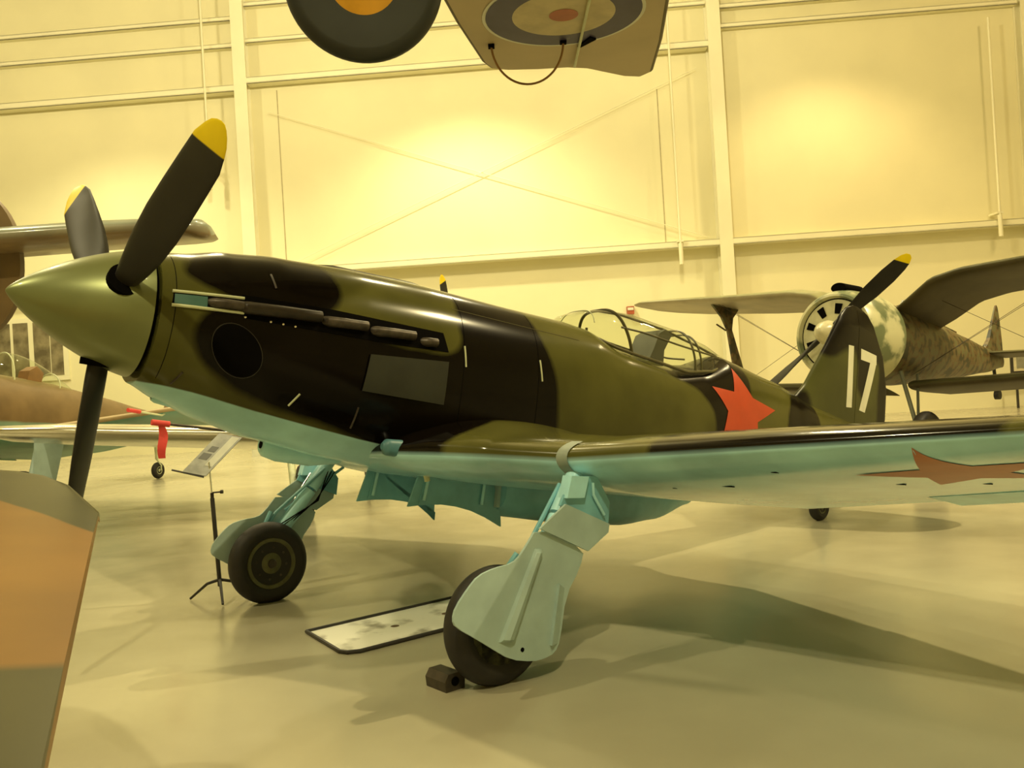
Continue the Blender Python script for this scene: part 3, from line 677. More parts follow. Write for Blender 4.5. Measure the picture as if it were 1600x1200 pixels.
pt = mig.M @ Vector((1.95, -3.45, pz-.055)); fw = mig.M.to_3x3() @ Vector((-1, 0, 0))
streamer(pt, fw, .13, .30, 'red pitot cover with hanging ribbon, left of the information stand')

# ================================================================ THINGS ON THE FLOOR BY THE FIGHTER
M_trayf = paint('tray_frame_black', (.03, .025, .02), .5)
def tray_mat():
    m, nt, b = new_mat('stained_white_tray'); N = nt.nodes; L = nt.links
    tc = N.new('ShaderNodeTexCoord'); n1 = N.new('ShaderNodeTexNoise'); n1.inputs['Scale'].default_value = 3.4; n1.inputs['Detail'].default_value = 6
    L.new(tc.outputs['Object'], n1.inputs['Vector']); cr = N.new('ShaderNodeValToRGB'); e = cr.color_ramp.elements
    e[0].position = .30; e[0].color = (.12, .09, .04, 1); e[1].position = .46; e[1].color = (.95, .92, .80, 1)
    L.new(n1.outputs[0], cr.inputs[0]); L.new(cr.outputs[0], b.inputs['Base Color']); b.inputs['Roughness'].default_value = .4; return m
tr = [(-1.37, 5.60), (-1.02, 5.12), (-.93, 5.07), (-.20, 5.62), (.02, 5.80), (-.32, 6.42), (-.40, 6.42), (-.62, 6.22)]
tr = [(-1.37, 5.60), (-1.07, 5.12), (-1.02, 5.09), (-.95, 5.10), (.06, 5.89), (-.29, 6.45)]
root = empty('drip_tray', (-.55, 5.8, 0)); tag(root, 'flat white stained drip tray with black rim on the floor between the main wheels', 'drip tray')
m = MB(); m.prism(tr, lambda x, y: (x+.55, y-5.8, 0.001), lambda x, y: (x+.55, y-5.8, .008)); m.obj('tray_sheet', tray_mat(), root, smooth=False)
m = MB(); m.tube([(x+.55, y-5.8, .012) for x, y in tr+tr[:1]], .012, 8); m.obj('tray_rim', M_trayf, root)
for x, y in ((-.82, 5.62), (-.52, 5.86), (-.42, 5.62)):
    m = MB(); m.lathe([(0, .028), (.003, .02), (.0031, 0)], (x+.55, y-5.8, .008), (0, 0, 1), 14); m.obj('oil_spot', paint('oil_spot_%d' % int(x*-100), (.12, .06, .02), .4), root)
# chock under the near wheel
root = empty('wheel_chock', (-.415, 4.435, 0)); tag(root, 'short dark wooden wheel chock in front of the near main wheel', 'wheel chock')
m = MB(); d = Vector((.63, -.777, 0)); f = Vector((-.777, -.63, 0))
for (a, h) in ((0, 0),):
    n = 10; V = []; F = []
    prof = [(-.055, .0), (-.06, .05), (-.035, .085), (.035, .085), (.06, .05), (.055, 0)]
    for t in (-.085, .085):
        for u, z in prof: V.append(d*t+f*u+Vector((0, 0, z)))
    F = [(0, 1, 2, 3, 4, 5), (11, 10, 9, 8, 7, 6)]+[(i, (i+1) % 6, (i+1) % 6+6, i+6) for i in range(6)]
    m.add(V, F)
m.obj('chock_block', paint('dark_chock', (.055, .042, .025), .55, vary=.3, scale=15), root, smooth=False)
m = MB(); m.lathe([(0, .022), (.004, .022)], d*.085+Vector((0, 0, .045)), d, 14); m.obj('rope_hole', M_blk, root)
# information stand
root = empty('sign_stand', (-2.27, 6.72, 0)); tag(root, 'black music-stand style information sign on a tripod left of the far wheel', 'information stand')
m = MB(); m.tube([(0, 0, .10), (-.02, 0, .76)], .016, 12); m.obj('stand_tube', M_trayf, root)
m = MB(); m.tube([(-.02, 0, .74), (-.03, 0, 1.03)], .006, 10); m.obj('inner_rod', M_chr, root)
m = MB(); m.tube([(-.02, 0, .76), (-.02, 0, .80)], .013, 12); m.tube([(-.02, 0, .80), (.05, -.02, .805)], .006, 8); m.lathe([(0, .014), (.02, .014), (.022, 0)], (.05, -.02, .805), (1, 0, 0), 12); m.obj('height_knob', M_exd, root)
for a in (1.62*PI, 1.0*PI-.12, .12*PI+.1):
    m = MB(); d = Vector((math.cos(a), math.sin(a), 0)); m.tube([Vector((0, 0, .15)), d*.1+Vector((0, 0, .12)), d*.24+Vector((0, 0, .012))], [.012, .011, .009], 8); m.obj('leg', M_trayf, root)
u = Vector((.80, 0.52, 0)).normalized(); v = Vector((.62, .25, .80)).normalized(); n_ = u.cross(v).normalized()
p0 = Vector((-.215, -.05, .975)); W_, H_ = .175, .37
u = Vector((.165, .02, -.045)); v = Vector((.24, .16, .265)); n_ = u.cross(v).normalized()
m = MB(); m.add([p0, p0+u, p0+u+v, p0+v, p0-n_*.012, p0+u-n_*.012, p0+u+v-n_*.012, p0+v-n_*.012], [(0, 1, 2, 3), (7, 6, 5, 4), (0, 4, 5, 1), (1, 5, 6, 2), (2, 6, 7, 3), (3, 7, 4, 0)])
bd = m.obj('sign_board', paint('sign_print', (.33, .33, .27), .35, vary=.2, scale=12), root, smooth=False)
def on_board(a, b, c, e, k): return [p0+u*x+v*y+n_*k for x, y in ((a, b), (c, b), (c, e), (a, e))]
m = MB(); m.add(on_board(.60, .22, .93, .97, .003)+on_board(.60, .22, .93, .97, 0), [(0, 1, 2, 3), (7, 6, 5, 4), (0, 4, 5, 1), (1, 5, 6, 2), (2, 6, 7, 3), (3, 7, 4, 0)]); m.obj('text_panel', paint('sign_white', (.62, .62, .5), .4), bd, smooth=False)
for a, b, c, e in ((.12, .35, .48, .5), (.2, .55, .5, .68)):
    m = MB(); m.add(on_board(a, b, c, e, .003)+on_board(a, b, c, e, 0), [(0, 1, 2, 3), (7, 6, 5, 4), (0, 4, 5, 1), (1, 5, 6, 2), (2, 6, 7, 3), (3, 7, 4, 0)]); m.obj('picture', paint('sign_picture', (.10, .10, .08), .4), bd, smooth=False)
m = MB(); m.tube([p0-u*.45-n_*.01, p0+u*.95-n_*.012-v*.02], .007, 8); m.obj('sign_ledge', M_trayf, root)

# ================================================================ THE BIPLANE AT THE RIGHT
GRN = (.10, .10, .035); TAN = (.30, .19, .08); CRM = (.60, .58, .34)
def mottle(name, a, b, c, scale, rough=.45):
    m, nt, bs = new_mat(name); N = nt.nodes; L = nt.links
    tc = N.new('ShaderNodeTexCoord'); no = N.new('ShaderNodeTexNoise'); no.inputs['Scale'].default_value = scale; no.inputs['Detail'].default_value = 4
    L.new(tc.outputs['Object'], no.inputs['Vector']); cr = N.new('ShaderNodeValToRGB'); e = cr.color_ramp.elements
    e[0].position = .42; e[0].color = (*a, 1); e[1].position = .58; e[1].color = (*c, 1); k = cr.color_ramp.elements.new(.5); k.color = (*b, 1)
    L.new(no.outputs[0], cr.inputs[0]); L.new(cr.outputs[0], bs.inputs['Base Color']); bs.inputs['Roughness'].default_value = rough; return m
M_mot = mottle('mottled_camouflage', (.02, .022, .008), (.13, .075, .025), (.12, .115, .05), 6.5)
M_cowlm = mottle('cream_green_cowl', (.16, .19, .10), (.55, .54, .33), (.60, .58, .36), 2.4, .3)
M_bwing = layered('biplane_wing', (.09, .085, .035), [('under', (.085, .07, .035), .01, 0)], rough=.5, coat=0)
M_bwing2 = layered('biplane_wing_light', (.30, .29, .14), [('under', (.43, .37, .24), .01, 0)], rough=.45, coat=0)
hub = Vector((4.20, 12.2, 1.98))
bi = Craft('biplane', 'mottled camouflage biplane with cream radial engine cowl and gull wing, behind the fighter tail', 'plane', hub, math.radians(50), math.radians(7), (5.2, 12.9, 0))
m = MB(); CR = .655
m.lathe([(.46, CR*.765), (.40, CR*.775), (.355, CR*.81), (.36, CR*.86), (.43, CR*.93), (.58, CR*.98), (.8, CR), (1.15, CR), (1.15, CR*.9)], (0, 0, 0), (1, 0, 0), 72, 0, False)
cw = bi.part(m.obj('engine_cowl', M_cowlm)); cw['label'] = 'cream and green round engine cowl'
m = MB(); m.lathe([(.44, 0), (.39, CR*.3), (.41, CR*.74), (.43, CR*.75)], (0, 0, 0), (1, 0, 0), 64); sub(m.obj('cowl_shutter', paint('cream_shutter', (.62, .60, .38), .35)), cw)
m = MB(); m.lathe([(.425, CR*.74), (.42, CR*.78)], (0, 0, 0), (1, 0, 0), 64, 0, False); sub(m.obj('shutter_gap', M_blk), cw)
for k in range(9):
    a = 2*PI*(k+.25)/9; r0, r1 = CR*.44, CR*.66; m = MB()
    pts = [(a-.13, r0), (a+.13, r0), (a+.12, r1), (a-.12, r1)]
    m.add([(.385, r*math.sin(q), r*math.cos(q)) for q, r in pts]+[(.45, r*math.sin(q), r*math.cos(q)) for q, r in pts], [(0, 1, 2, 3), (7, 6, 5, 4), (0, 4, 5, 1), (1, 5, 6, 2), (2, 6, 7, 3), (3, 7, 4, 0)])
    sub(m.obj('cooling_opening', M_blk, smooth=False), cw)
m = MB(); m.lathe([(.50, .0), (.5, .07), (.95, .09), (.95, 0)], (0, 0, CR*1.02), (1, 0, 0), 20); m.V = [(x, y*1.6, z) for x, y, z in m.V]; sub(m.obj('carburettor_scoop', M_blk), cw)
m = MB(); m.lathe([(-.0, .035), (.01, .05), (.10, .13), (.22, .17), (.42, .17)], (0, 0, 0), (1, 0, 0), 40); bsp = bi.part(m.obj('propeller_hub', paint('cream_hub', (.60, .56, .36), .3)))
BB = densify([(.10, .09, .08, 1.2), (.3, .11, .07, 1.0), (.5, .16, .045, .85), (.8, .215, .03, .68), (1.1, .22, .02, .55), (1.3, .19, .014, .48), (1.4, .15, .01, .45), (1.46, .09, .006, .45), (1.48, .02, .004, .45)])
for j in range(2):
    V, F, tp = blade_mesh(math.radians(52)+PI*j, .22, BB, 1.0, 1.35); sub(link_mesh('propeller_blade', V, F, M_blade, attrs={'tip': tp}), bsp, 'black propeller blade with yellow tip')
BF = [(1.13, .60, -.60, .60, 0, 2, 2), (1.4, .60, -.62, .58, 0, 2, 2), (1.9, .60, -.60, .54, 0, 2, 2), (2.6, .55, -.52, .47, 0, 2, 2), (3.3, .50, -.42, .38, .02, 2, 2), (4.2, .42, -.28, .26, .05, 2, 2), (5.2, .33, -.12, .13, .1, 2, 2), (6.0, .26, .05, .03, .14, 2, 2)]
V, F = body_loft(BF, 1.13, 6.0, .06, 64); bfu = bi.part(link_mesh('fuselage', V, F, M_mot)); bfu['label'] = 'green and brown mottled fuselage'
def gull(side):
    return [(.30, 1.45, .42, 1.5, .12, -.05), (.55, 1.35, .55, 1.6, .12, -.05), (.9, 1.28, .78, 1.7, .11, -.05), (1.3, 1.26, .86, 1.7, .11, -.05), (2.5, 1.28, .93, 1.6, .10, -.05), (4.0, 1.36, 1.05, 1.45, .09, -.04), (4.6, 1.46, 1.10, 1.2, .09, -.03), (4.95, 1.7, 1.13, .7, .09, -.02), (5.05, 1.95, 1.14, .25, .08, 0)]
for side in (1, -1):
    V, F, und = wing_mesh(gull(side), side, .08, 20); o = bi.part(link_mesh('upper_wing', V, F, M_bwing if side > 0 else M_bwing2, attrs={'under': und}, sharp=60)); o['label'] = ('dark olive port upper wing' if side > 0 else 'pale-bellied starboard upper wing')
    lw = [(.40, 1.7, -.62, 1.35, .12, -.03), (2.5, 1.75, -.54, 1.25, .11, -.03), (3.4, 1.85, -.50, 1.0, .10, -.03), (3.75, 2.1, -.48, .45, .1, 0), (3.8, 2.25, -.48, .15, .1, 0)]
    V, F, und = wing_mesh(lw, side, .08, 16); o = bi.part(link_mesh('lower_wing', V, F, M_bwing, attrs={'under': und}, sharp=60)); o['label'] = 'lower wing'
    ys = 3.0
    m = MB(); zt = wing_z(gull(side), 1.9, ys, -1); zl = wing_z(lw, 2.2, ys-.25, 1)
    m.prism([(1.55, zt), (2.3, zt), (2.1, zt-.18), (2.02, zt-.4), (2.22, zl+.2), (2.35, zl), (1.95, zl), (1.9, zt-.42), (1.78, zt-.2)], lambda x, z: (x, side*(ys-.25+.25*(z-zl)/(zt-zl)-.02), z), lambda x, z: (x, side*(ys-.25+.25*(z-zl)/(zt-zl)+.02), z))
    m.tube([(1.7, side*ys, zt-.33), (1.9, side*(ys-.05), zt-.42)], .015, 8)
    bi.part(m.obj('interplane_strut', M_mot, smooth=False))
    m = MB(); m.tube([(1.6, side*.5, -.5), (1.6, side*2.9, zt)], .0035, 5); m.tube([(2.0, side*.6, .7), (2.0, side*2.7, -.5)], .0035, 5); m.tube([(1.6, side*.5, -.5), (1.7, side*2.9, zt)], .0035, 5); bi.part(m.obj('bracing_wire', M_exh))
    m = MB(); m.tube([(1.45, side*.42, -.45), (1.3, side*.75, -1.33)], .030, 12); m.tube([(1.95, side*.42, -.45), (1.32, side*.74, -1.30)], .02, 10); lg = bi.part(m.obj('landing_gear_leg', paint('biplane_leg_grey', (.17, .18, .13), .45)))
    bM = bi.M.inverted(); wc = bi.M @ Vector((1.32, side*.86, -1.5)); wc.z = .40; c = bM @ wc
    wheel(bi.part, c, Vector((0, side, 0)), .40, .17, .22, lab='black main wheel of the biplane')
    V, F, und = wing_mesh([(.05, 5.15, .22, .85, .09, 0), (.9, 5.25, .22, .7, .09, 0), (1.4, 5.45, .22, .35, .08, 0)], side, .1, 12); bi.part(link_mesh('tailplane', V, F, M_bwing, attrs={'under': und}, sharp=60))
FB = [(5.0, .22), (5.35, .40), (5.52, .75), (5.68, 1.12), (5.76, 1.14), (5.84, .95), (5.90, .6), (5.92, .2)]
m = MB(); m.prism(smooth_poly(FB, 1), lambda x, z: (x, -.045*max(.25, 1-abs(z-.2)), z), lambda x, z: (x, .045*max(.25, 1-abs(z-.2)), z)); bi.part(m.obj('tail_fin', M_mot))
m = MB(); m.prism([(2.35, .45), (2.38, .68), (2.5, .72), (2.72, .56), (3.2, .52), (4.0, .45), (4.0, .40)], lambda x, z: (x, -.2+.03*x, z), lambda x, z: (x, .2-.03*x, z)); bi.part(m.obj('cockpit_coaming', M_mot, smooth=False))
m = MB(); m.prism([(2.45, .62), (2.6, .80), (2.66, .80), (2.7, .55)], lambda x, z: (x, -.14, z), lambda x, z: (x, .14, z)); bi.part(m.obj('windscreen', M_frame, smooth=False))
m = MB(); m.tube([(5.6, 0, .1), (5.75, 0, -.42)], .03, 8); m.lathe([(-.04, 0), (-.04, .08), (.04, .08), (.04, 0)], (5.78, 0, -.46), (0, 1, 0), 20); bi.part(m.obj('tail_wheel', M_rub))

# ================================================================ SILVER-WINGED PLANE BEHIND
M_alu = paint('bare_aluminium', (.72, .70, .62), .22, .9, .06, 2)
M_yel = (.95, .72, .01)
si = Craft('silver_fighter', 'bare metal silver winged plane standing behind the camouflaged fighter, its wing at far left', 'plane', (-.57, 10.4, 1.45), math.radians(-20), math.radians(6), (-1.3, 12.4, 0))
SF = [(.3, .30, -.32, .30, 0, 2, 2), (.8, .42, -.5, .40, 0, 2, 2), (2.0, .48, -.6, .45, 0, 2, 2), (3.5, .5, -.55, .42, 0, 2, 2), (5.0, .35, -.35, .3, 0, 2, 2), (6.5, .2, -.1, .12, .05, 2, 2)]
V, F = body_loft(SF, .3, 6.5, .1, 48); o = si.part(link_mesh('fuselage', V, F, M_alu)); o['label'] = 'silver fuselage'
m = MB(); m.lathe([(0, 0), (.05, .1), (.15, .2), (.3, .29)], (0, 0, 0), (1, 0, 0), 32); ss = si.part(m.obj('spinner', M_alu))
for j in range(3):
    V, F, tp = blade_mesh(math.radians(-3)+j*2*PI/3, .2, densify([(.1, .08, .07, 1.2), (.4, .13, .05, 1.0), (.8, .17, .03, .8), (1.1, .165, .02, .7), (1.3, .14, .014, .65), (1.38, .11, .01, .6), (1.42, .05, .006, .6), (1.43, .02, .004, .6)]), 1.0, 1.335); sub(link_mesh('propeller_blade', V, F, M_blade, attrs={'tip': tp}), ss, 'black propeller blade with yellow tip')
for side in (1, -1):
    ws = [(.3, 2.2, -.33, 2.0, .15, -.1), (1.5, 2.25, -.22, 1.85, .15, -.1), (4.5, 2.3, .05, 1.4, .15, -.08), (5.2, 2.4, .10, 1.1, .14, -.05), (5.45, 2.6, .12, .6, .14, 0), (5.55, 2.8, .13, .2, .1, 0)]
    V, F, und = wing_mesh(ws, side, .1, 28); o = si.part(link_mesh('wing', V, F, M_alu, sharp=60)); o['label'] = 'polished silver wing'
    wc = si.M @ Vector((1.62, side*1.68, -1.2)); wc.z = .33; c = si.M.inverted() @ wc
    wheel(si.part, c, Vector((0, side, 0)), .33, .17, .15, lab='black main wheel')
    m = MB(); m.tube([(2.5, side*1.75, -.27), c+Vector((.02, side*.13, 0))], .05, 12); m.tube([c+Vector((.02, side*.13, 0)), c], .025, 8); si.part(m.obj('landing_gear_leg', M_cream))
m = MB(); m.prism([(5.6, .1), (6.0, .9), (6.5, .95), (6.8, .2), (6.5, 0)], lambda x, z: (x, -.04, z), lambda x, z: (x, .04, z)); si.part(m.obj('tail_fin', M_alu, smooth=False))
m = MB(); m.tube([(6.3, 0, -.1), (6.35, 0, -.78+.1)], .03, 8); tc = si.M.inverted() @ Vector(((si.M @ Vector((6.35, 0, -.7))).x, (si.M @ Vector((6.35, 0, -.7))).y, .12))
m.lathe([(-.04, 0), (-.04, .12), (.04, .12), (.04, 0)], tc, (0, 1, 0), 20); m.tube([(6.35, 0, -.68), tc], .02, 8); si.part(m.obj('tail_wheel', M_rub))

# ================================================================ BROWN FIGHTER FAR LEFT
M_brn = layered('brown_green_fuselage', (.22, .15, .07), [('low', (.26, .42, .33), .02, .03)], rough=.5, coat=0)
M_bw = layered('tan_wing_green_below', (.46, .34, .18), [('under', (.22, .42, .34), .004, 0)], rough=.4, coat=0)
br = Craft('brown_fighter', 'brown bubble-canopy fighter with turquoise belly, far left behind the silver wing', 'plane', (-9.75, 11.6, 2.20), math.radians(18), math.radians(9), (-9.0, 14.2, 0))
BT = [(.1, .22, -.25, .22, 0, 2, 2), (.7, .40, -.5, .36, 0, 2, 2), (2.0, .50, -.8, .44, -.1, 2, 2), (3.2, .55, -.88, .46, -.1, 2, 2), (4.6, .56, -.82, .42, -.1, 2, 2), (5.8, .48, -.62, .32, -.05, 2, 2), (7.2, .36, -.32, .18, .05, 2, 2), (8.6, .24, .02, .05, .1, 2, 2)]
V, F = body_loft(BT, .1, 8.6, .1, 64); A_ = np.array(V); o = br.part(link_mesh('fuselage', V, F, M_brn, attrs={'low': -.30+.06*(A_[:, 0]-3)-A_[:, 2]})); o['label'] = 'brown fuselage with pale green belly'
V = []; F = []; n = 20; xs = np.linspace(3.0, 5.4, 26)
for x in xs:
    t = (x-3.0)/2.4; h = .52*math.sin(PI*min(1, t*1.05+.02)**.75)*.95; w_ = .30*math.sin(PI*min(.98, t+.04))**.5
    for k in range(n+1): a = PI*k/n; V.append((x, w_*math.cos(a), .46+h*math.sin(a)))
for i in range(len(xs)-1):
    for k in range(n): F.append((i*(n+1)+k, i*(n+1)+k+1, (i+1)*(n+1)+k+1, (i+1)*(n+1)+k))
cn_ = br.part(link_mesh('canopy', V, F, M_glass))
for xx in (3.7, 4.7):
    t = (xx-3)/2.4; h = .52*math.sin(PI*min(1, t*1.05+.02)**.75)*.95; w_ = .30*math.sin(PI*min(.98, t+.04))**.5
    m = MB(); m.tube([(xx, (w_+.004)*math.cos(a), .46+(h+.004)*math.sin(a)) for a in np.linspace(0, PI, 20)], .011, 8); sub(m.obj('canopy_frame', M_cream), cn_)
m = MB(); m.prism([(4.1, .45), (4.15, .7), (4.3, .8), (4.45, .7), (4.4, .45)], lambda x, z: (x, -.12, z), lambda x, z: (x, .12, z)); br.part(m.obj('seat_headrest', paint('leather_tan', (.30, .14, .05), .6)))
for side in (1, -1):
    ws = [(.3, 2.4, -.72, 2.0, .14, -.1), (1.4, 2.45, -.64, 1.9, .13, -.1), (4.2, 2.75, -.34, 1.3, .11, -.07), (4.8, 2.95, -.27, .95, .10, -.05), (5.1, 3.2, -.24, .5, .10, 0), (5.18, 3.4, -.22, .15, .1, 0)]
    V, F, und = wing_mesh(ws, side, .1, 24); o = br.part(link_mesh('wing', V, F, M_bw, attrs={'under': und-.03}, sharp=60)); o['label'] = 'tan wing with turquoise underside'
    wc = br.M @ Vector((2.4, side*1.95, -1.2)); wc.z = .33; c = br.M.inverted() @ wc
    wheel(br.part, c, Vector((0, side, 0)), .33, .18, .16)
    m = MB(); m.tube([(2.7, side*1.95, -.7), c+Vector((0, side*.12, 0))], .05, 12); m.tube([c+Vector((0, side*.12, 0)), c], .025, 8)
    m.prism([(2.45, -.66), (3.0, -.66), (2.85, -1.5), (2.5, -1.6)], lambda x, z: (x, side*2.10, z), lambda x, z: (x, side*2.13, z)); br.part(m.obj('landing_gear_leg', M_bluegrey))
    V, F, und = wing_mesh([(.05, 7.3, .12, .95, .09, 0), (1.2, 7.5, .14, .65, .09, 0), (1.5, 7.7, .15, .3, .08, 0)], side, .1, 12); br.part(link_mesh('tailplane', V, F, M_bw, attrs={'under': und}, sharp=60))
m = MB(); m.prism([(7.7, .25), (8.0, 1.1), (8.5, 1.2), (8.75, .6), (8.6, .1), (7.8, .1)], lambda x, z: (x, -.04, z), lambda x, z: (x, .04, z)); br.part(m.obj('tail_fin', M_brn, attrs={'low': [-1]*12}))
tcw = br.M @ Vector((7.6, 0, -.5)); tcw.z = .17; tc = br.M.inverted() @ tcw
wheel(br.part, tc, Vector((0, 1, 0)), .17, .11, .08, lab='small tail wheel', mt=M_cream)
m = MB(); m.tube([(7.5, 0, -.15), tc+Vector((-.05, 0, .22))], .03, 8); m.tube([tc+Vector((-.05, 0, .22)), tc+Vector((0, .08, .1)), tc+Vector((0, .08, 0))], .015, 8); br.part(m.obj('tail_wheel_fork', M_cream))
m = MB(); m.lathe([(0, 0), (.05, .12), (.2, .22)], (-.12, 0, 0), (1, 0, 0), 32); ss = br.part(m.obj('spinner', M_brn, attrs={'low': [-1]*96}))
for j in range(3):
    V, F, tp = blade_mesh(math.radians(40)+j*2*PI/3, .02, BB, .95, 1.28); sub(link_mesh('propeller_blade', V, F, M_blade, attrs={'tip': tp}), ss)
m = MB(); zz = wing_z(ws, 2.8, 4.1, -1); m.tube([(2.82, 4.1, zz+.01), (2.75, 4.1, zz-.03), (2.25, 4.1, zz-.03)], .014, 8); br.part(m.obj('pitot_tube', M_cream))
pt = br.M @ Vector((2.27, 4.1, zz-.03)); streamer(pt, br.M.to_3x3() @ Vector((-1, 0, 0)), .2, 0, 'small red pitot cover without ribbon, just under the fighter nose')

# ================================================================ TAIL OF A PLANE AT THE UPPER LEFT
M_tail = paint('brown_doped_fabric', (.20, .13, .055), .5, vary=.15, scale=3)
M_tail2 = layered('tailplane_paint', (.30, .33, .25), [('under', (.27, .19, .10), .02, 0)], rough=.3, coat=.2)
root = empty('hanging_plane_tail', (-4.6, 7.6, 2.92)); tag(root, 'brown tail of a plane at upper left, its rounded tailplane crossing a tall oval rudder', 'plane tail')
V = []; F = []
# tailplane lies across the view: leading edge towards the camera, tip to the right
V, F, und = wing_mesh([(0, -.35, 0, 1.0, .20, 0), (1.2, -.33, .02, .97, .20, 0), (1.80, -.30, .02, .9, .20, 0), (1.95, -.26, .02, .82, .20, 0), (2.04, -.18, .02, .65, .26, 0), (2.08, -.08, .02, .42, .34, 0), (2.10, .0, .02, .2, .45, 0)], 1, .05, 24)
V = [(y+0.0, x, z) for x, y, z in V]; o = link_mesh('tailplane', V, F, M_tail2, root, attrs={'under': und}, sharp=60)
V, F, und = wing_mesh([(0, -.35, 0, 1.0, .20, 0), (1.75, -.26, .02, .8, .19, 0), (2.03, .0, .02, .2, .15, 0)], 1, .1, 24)
V = [(-y, x, z) for x, y, z in V]; o = link_mesh('tailplane', V, F, M_tail2, root, attrs={'under': und}, sharp=60)
pl = [(.52*math.cos(a), .65*math.sin(a)) for a in np.linspace(0, 2*PI, 48)[:-1]]
pl = [(math.copysign(abs(x/.52)**.8, x)*.52, z-.14) for x, z in pl]
m = MB(); m.prism(pl, lambda x, z: (x-.03, .02+.0*z, z), lambda x, z: (x-.03, .09, z)); rud = m.obj('rudder', M_tail, root, sharp=50); rud['label'] = 'tall oval brown rudder'
m = MB(); m.tube([(.22, .018, -.70), (.22, .018, .42)], .006, 6); m.obj('rudder_seam', M_blk, rud)
for z in (.32, -.62):
    m = MB(); m.box((.17, -.01, z-.012), (.27, .03, z+.012)); m.obj('rudder_hinge', M_blk, rud, smooth=False)
m = MB(); m.prism([(-.9, -.25), (-.3, -.2), (-.3, .2), (-.9, .25)], lambda x, z: (x-.3, .1, z), lambda x, z: (x-1.3, 2.5, z*1.5)); m.obj('rear_fuselage', M_tail, root, smooth=False)
for x in (-.5, -1.2): m = MB(); m.tube([(x, .4, .05), (x, .4, 13.0)], .01, 6); m.obj('suspension_cable', M_exh, root)

# ================================================================ NEAR WING AT THE LOWER LEFT
def near_mat():
    return layered('near_wing_paint', (.24, .12, .022), [('green', (.06, .056, .018), .015, .05)], rough=.34, coat=.0, spec=.15)
root = empty('parked_plane_wing', (-1.6, 1.6, 0)); tag(root, 'wing tip of a parked plane, ochre and olive camouflage, at the lower left corner', 'plane wing')
E0 = Vector((-.335, .60, 1.21)); E1 = Vector((-1.02, 2.18, 1.23)); ax = (E1-E0).normalized(); sd = Vector((-ax.y, ax.x, 0)).normalized()
NW = []; nn_ = 44; msp = 26; V = []; F = []; gr = []
for j in range(msp+1):
    s = j/msp*2.6                                          # distance inboard from the tip edge
    for i in range(nn_):
        t = i/(nn_-1); L_ = 2.33+1.7*(1-math.exp(-s/.18))
        # chordwise from the trailing edge (behind the camera) to the rounded leading edge
        u = t*L_; 
        edge = 0
        droop = -.012*math.exp(-s*9)-.02*(max(0, t-.94)/.06)**2
        p = E0-ax*.55+ax*(u)+sd*(s+edge)+Vector((0, 0, .018*min(1, s*1.2)*math.sin(PI*t**.9)+droop+.055*s))
        V.append(p-Vector((-1.6, 1.6, 0)))
        g = max(t*L_-1.86-2.6*s, .88-t*L_-.05*s); gr.append(g)
for j in range(msp):
    for i in range(nn_-1): F.append((j*nn_+i, j*nn_+i+1, (j+1)*nn_+i+1, (j+1)*nn_+i))
k0 = len(V); low = [Vector(v)-Vector((0, 0, .02+.12*math.sin(PI*((i % nn_)/(nn_-1)))*min(1, (i//nn_)/4))) for i, v in enumerate(V)]
V += low; gr += [-.3]*len(low); top_f = list(F); F += [tuple(k0+q for q in reversed(f)) for f in top_f]
for i in range(nn_-1): F.append((i, i+1, k0+i+1, k0+i)); a = msp*nn_+i; F.append((a, a+1, k0+a+1, k0+a))
for j in range(msp): a = j*nn_; b = a+nn_; F.append((a, b, k0+b, k0+a)); a = j*nn_+nn_-1; b = a+nn_; F.append((a, b, k0+b, k0+a))
link_mesh('wing_panel', V, F, near_mat(), root, attrs={'green': gr}, sharp=50)
m = MB(); m.tube([Vector((-2.6, 1.5, 1.15))-Vector((-1.6, 1.6, 0)), Vector((-2.6, 1.5, 0.3))-Vector((-1.6, 1.6, 0))], .05, 12); m.lathe([(-.09, 0), (-.09, .3), (.09, .3), (.09, 0)], Vector((-2.6, 1.5, .3))-Vector((-1.6, 1.6, 0)), (1, 0, 0), 32); m.obj('landing_gear', M_rub, root)

# ================================================================ HANGING PIECES AT THE TOP
root = empty('hanging_landing_gear', (-.605, 4.35, 3.47)); tag(root, 'black spoked-type aircraft wheel with yellow disc hub hanging at the top left of centre', 'wheel')
root['label'] = 'black aircraft tyre with orange-yellow disc hub hanging at the top, left of the roundel wing'
m = MB(); prof = []
R_, wd = .385, .13
for k in range(21): a = -PI/2+PI*k/20; prof.append((math.sin(a)*wd/2, R_-wd*.5+math.cos(a)*wd*.5))
m.lathe([(-wd*.4, .235)]+prof+[(wd*.4, .235)], (0, 0, 0), (.10, -1, -.18), 72); m.obj('tyre', paint('blue_black_rubber', (.022, .026, .022), .5), root)
M_or = paint('orange_yellow_disc', (.80, .40, .03), .35)
m = MB(); m.lathe([(-.06, .0), (-.06, .24), (.03, .24), (.035, .225), (.09, .05), (.10, 0)], (0, 0, 0), (.10, -1, -.18), 60); m.obj('wheel_disc', M_or, root)
m = MB(); m.tube([(0, .05, 0), (0, .45, .05), (0, .6, 1.2)], .03, 10); m.obj('axle', M_exd, root)
m = MB(); m.tube([(0, .6, 1.15), (0, .6, 12.5)], .008, 6); m.obj('suspension_cable', M_exh, root)

